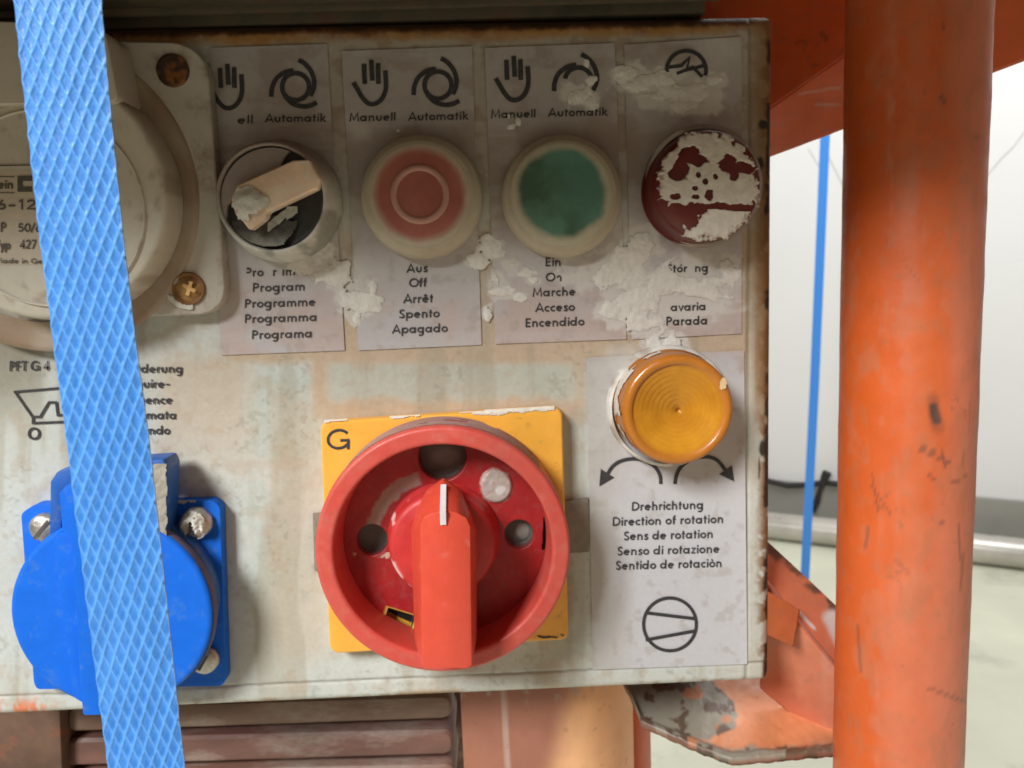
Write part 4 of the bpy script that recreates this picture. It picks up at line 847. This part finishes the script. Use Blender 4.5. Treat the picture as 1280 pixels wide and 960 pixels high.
def screw(c, r, h, slot, lab):
    s = lathe('flange_screw', c, [(r+.5, .0043), (r, .0060), (r-2, h-.0004), (r-5, h), (.4, h+.0002)], M['steel'], so, 40, label=lab, wob=.10, seed=int(c[0]))
    i = Ink(h+.0004)
    for p in slot: i.stroke(p, 4.2)
    i.build('screw_slot', mat('slot_dark_%s' % ('ab'[int(c[0] > 100)]), (.10, .085, .07), .7), s)
    return s
screw((51, 662), 17.5, .0068, [[(42, 674), (60, 651)]], 'slotted steel screw left of the hinge')
s = screw((242, 656), 19, .0070, [[(236, 664), (248, 650)]], 'plaster caked screw right of the hinge')
sheet('plaster_lump', [(220, 634), (264, 634), (264, 678), (220, 678)], 1, .0070, M['crust'], s, lambda u, v: .0002+.0016*sm(.3, .7, fbm(u, v, 13, 26))*sm(0, .4, 1-np.hypot(u-242, v-656)/19), lambda u, v: mix([.46, .42, .36], [.70, .67, .61], sm(.35, .6, fbm(u, v, 10, 27))), lambda u, v: (np.hypot(u-242, v-656) < 18+8*(fbm(u, v, 12, 28)-.5)) & (fbm(u, v, 11, 26) > .42))
screw((253, 829), 16.5, .0066, [[(248, 838), (258, 820)]], 'slotted steel screw below the lid')

# ------------------------------------------------------------------ hopper rim jutting out over the box
ztop = float(onY(np.array(500.), np.array(28.), 0.0)[2])+.0005
xr = float(onY(np.array(884.), np.array(25.), 0.0)[0])
DEP = .093
hp = thing('hopper', (-.05, -.03, ztop), 'dark underside of the rusty hopper rim jutting out above the control box', 'hopper')
X0 = -.34
def slab(name, x0, x1, y0, y1, z0, z1, m, parent, bevel=.0006, slope=0.0):
    lo = [(x0, y1, z0), (x1, y1, z0+slope*(x1-x0)), (x1, y1, z1+slope*(x1-x0)), (x0, y1, z1)]; fr_ = [(x, y0, z) for x, y, z in lo]
    return loft(name, [lo, fr_], m, parent, bevel=bevel)
sl = 0.0
slab('rim_back', X0, xr, .001, .06, ztop+.0002, ztop+.03, M['dark'], hp)
slab('rim_underside', X0, xr+.001, -DEP, .0, ztop+.0022, ztop+.006, M['dark'], hp, slope=0)
slab('rim_bead', X0, xr+.0015, -.0060, -.0040, ztop-.0004+.0012, ztop+.0035, M['dark'], hp)
slab('added_shade_flange', xr+.0012, .30, -DEP, -.030, ztop+.0022, ztop+.006, M['dark'], hp)  # unseen flange, added to shade the upright tube
slab('added_shade_wall', X0, .30, -DEP-.0032, -DEP-.0002, ztop+.0022, ztop+.14, M['dark'], hp)  # unseen wall, added and made tall to shade the beam and tube top

# ------------------------------------------------------------------ blue woven strap hanging in front
HS = .100
tv = np.linspace(-60, 1020, 1080)
le = np.interp(tv, [-60, 0, 150, 280, 400, 550, 760, 960, 1020], [10, 17, 33, 47.5, 63, 82, 108, 134, 142])
re_ = np.interp(tv, [-60, 0, 150, 280, 400, 550, 760, 960, 1020], [122, 126, 139, 152.5, 166, 185.5, 208.5, 230, 236.5])
k7 = np.ones(61)/61; pad = lambda a: np.convolve(np.pad(a, 30, mode='reflect', reflect_type='odd'), k7, mode='valid')
le, re_ = pad(le), pad(re_)
le += (fbm(tv*0, tv, 14, 501, 3)-.5)*1.0; re_ += (fbm(tv*0+5, tv, 14, 502, 3)-.5)*1.0
ns = 124; s = np.linspace(0, 1, ns); S_, Tv = np.meshgrid(s, tv)
U = le[:, None]*(1-S_)+re_[:, None]*S_
wn = 6.7; per_v = 34.0
# across/along coordinates with slight weave irregularity
aa = S_*wn + .16*(fbm(U, Tv, 60, 503, 3)-.5); bb = Tv/per_v + .22*(fbm(U, Tv, 70, 504, 3)-.5)
p1 = np.abs(((aa+bb) % 1)-.5)*2; p2 = np.abs(((aa-bb) % 1)-.5)*2
r1 = sm(.55, 1.0, p1); r2 = sm(.60, 1.0, p2)
ridge = np.maximum(r1, r2*.85); pit = (1-sm(0.0, .9, p1))*.5+(1-sm(.0, .9, p2))*.5; fa = ((aa+bb) % 1); fb = ((aa-bb) % 1); lowpit = .45+1.1*sm(-.3, .5, (fa-fb)*.5+.2*(fbm(U, Tv, 9, 511)-.5))
edge_ = 1-sm(0, .012, np.minimum(S_, 1-S_))
low = np.maximum(0, ((aa-.5) % 1)-.55)
hgt = .00010*ridge + .00005*fbm(U, Tv*.5, 5, 505, 2) - .00006*pit - .0001*edge_**2
Ps = onY(U, Tv, HS); Ps[..., 1] -= hgt + .0002*(np.sin(np.pi*S_)) + .0006*(fbm(Tv*0, Tv, 300, 507)-.5)
# keep the strap on one plane: positions already solved at HS
cst = mix([.070, .27, .74], [.13, .385, .88], ridge); cst = mix(cst, [.035, .20, .62], .8*sm(.35, .85, pit*lowpit)*sm(.25, .55, fbm(U, Tv, 22, 506)))
cst = mix(cst, [.35, .60, .95], .55*edge_); cst = mix(cst, cst*.86, sm(.4, .7, fbm(U*2, Tv*.3, 12, 508))[..., ])
nr, nc = S_.shape; Vf = Ps.reshape(-1, 3); Vb = Vf.copy(); Vb[:, 1] += .00025
f = grid_faces(nr, nc); idx = np.arange(nr*nc).reshape(nr, nc); sides = []
for e in (idx[:, 0], idx[:, -1][::-1]): sides.append(np.stack([e[:-1], e[:-1]+nr*nc, e[1:]+nr*nc, e[1:]], -1)[:, ::-1])
bk = np.array([[idx[i, 0]+nr*nc, idx[i, -1]+nr*nc, idx[i+1, -1]+nr*nc, idx[i+1, 0]+nr*nc] for i in range(nr-1)])
cb = cst.reshape(-1, 3)
me = mesh_np('lashing_strap', np.vstack([Vf, Vb]), np.vstack([f]+sides+[bk]), M['strap'], np.vstack([cb, cb]))
o = link('lashing_strap', me, None, None, True)
tag(o, 'broad light blue woven strap with diamond weave hanging down in front of the control box', 'strap')
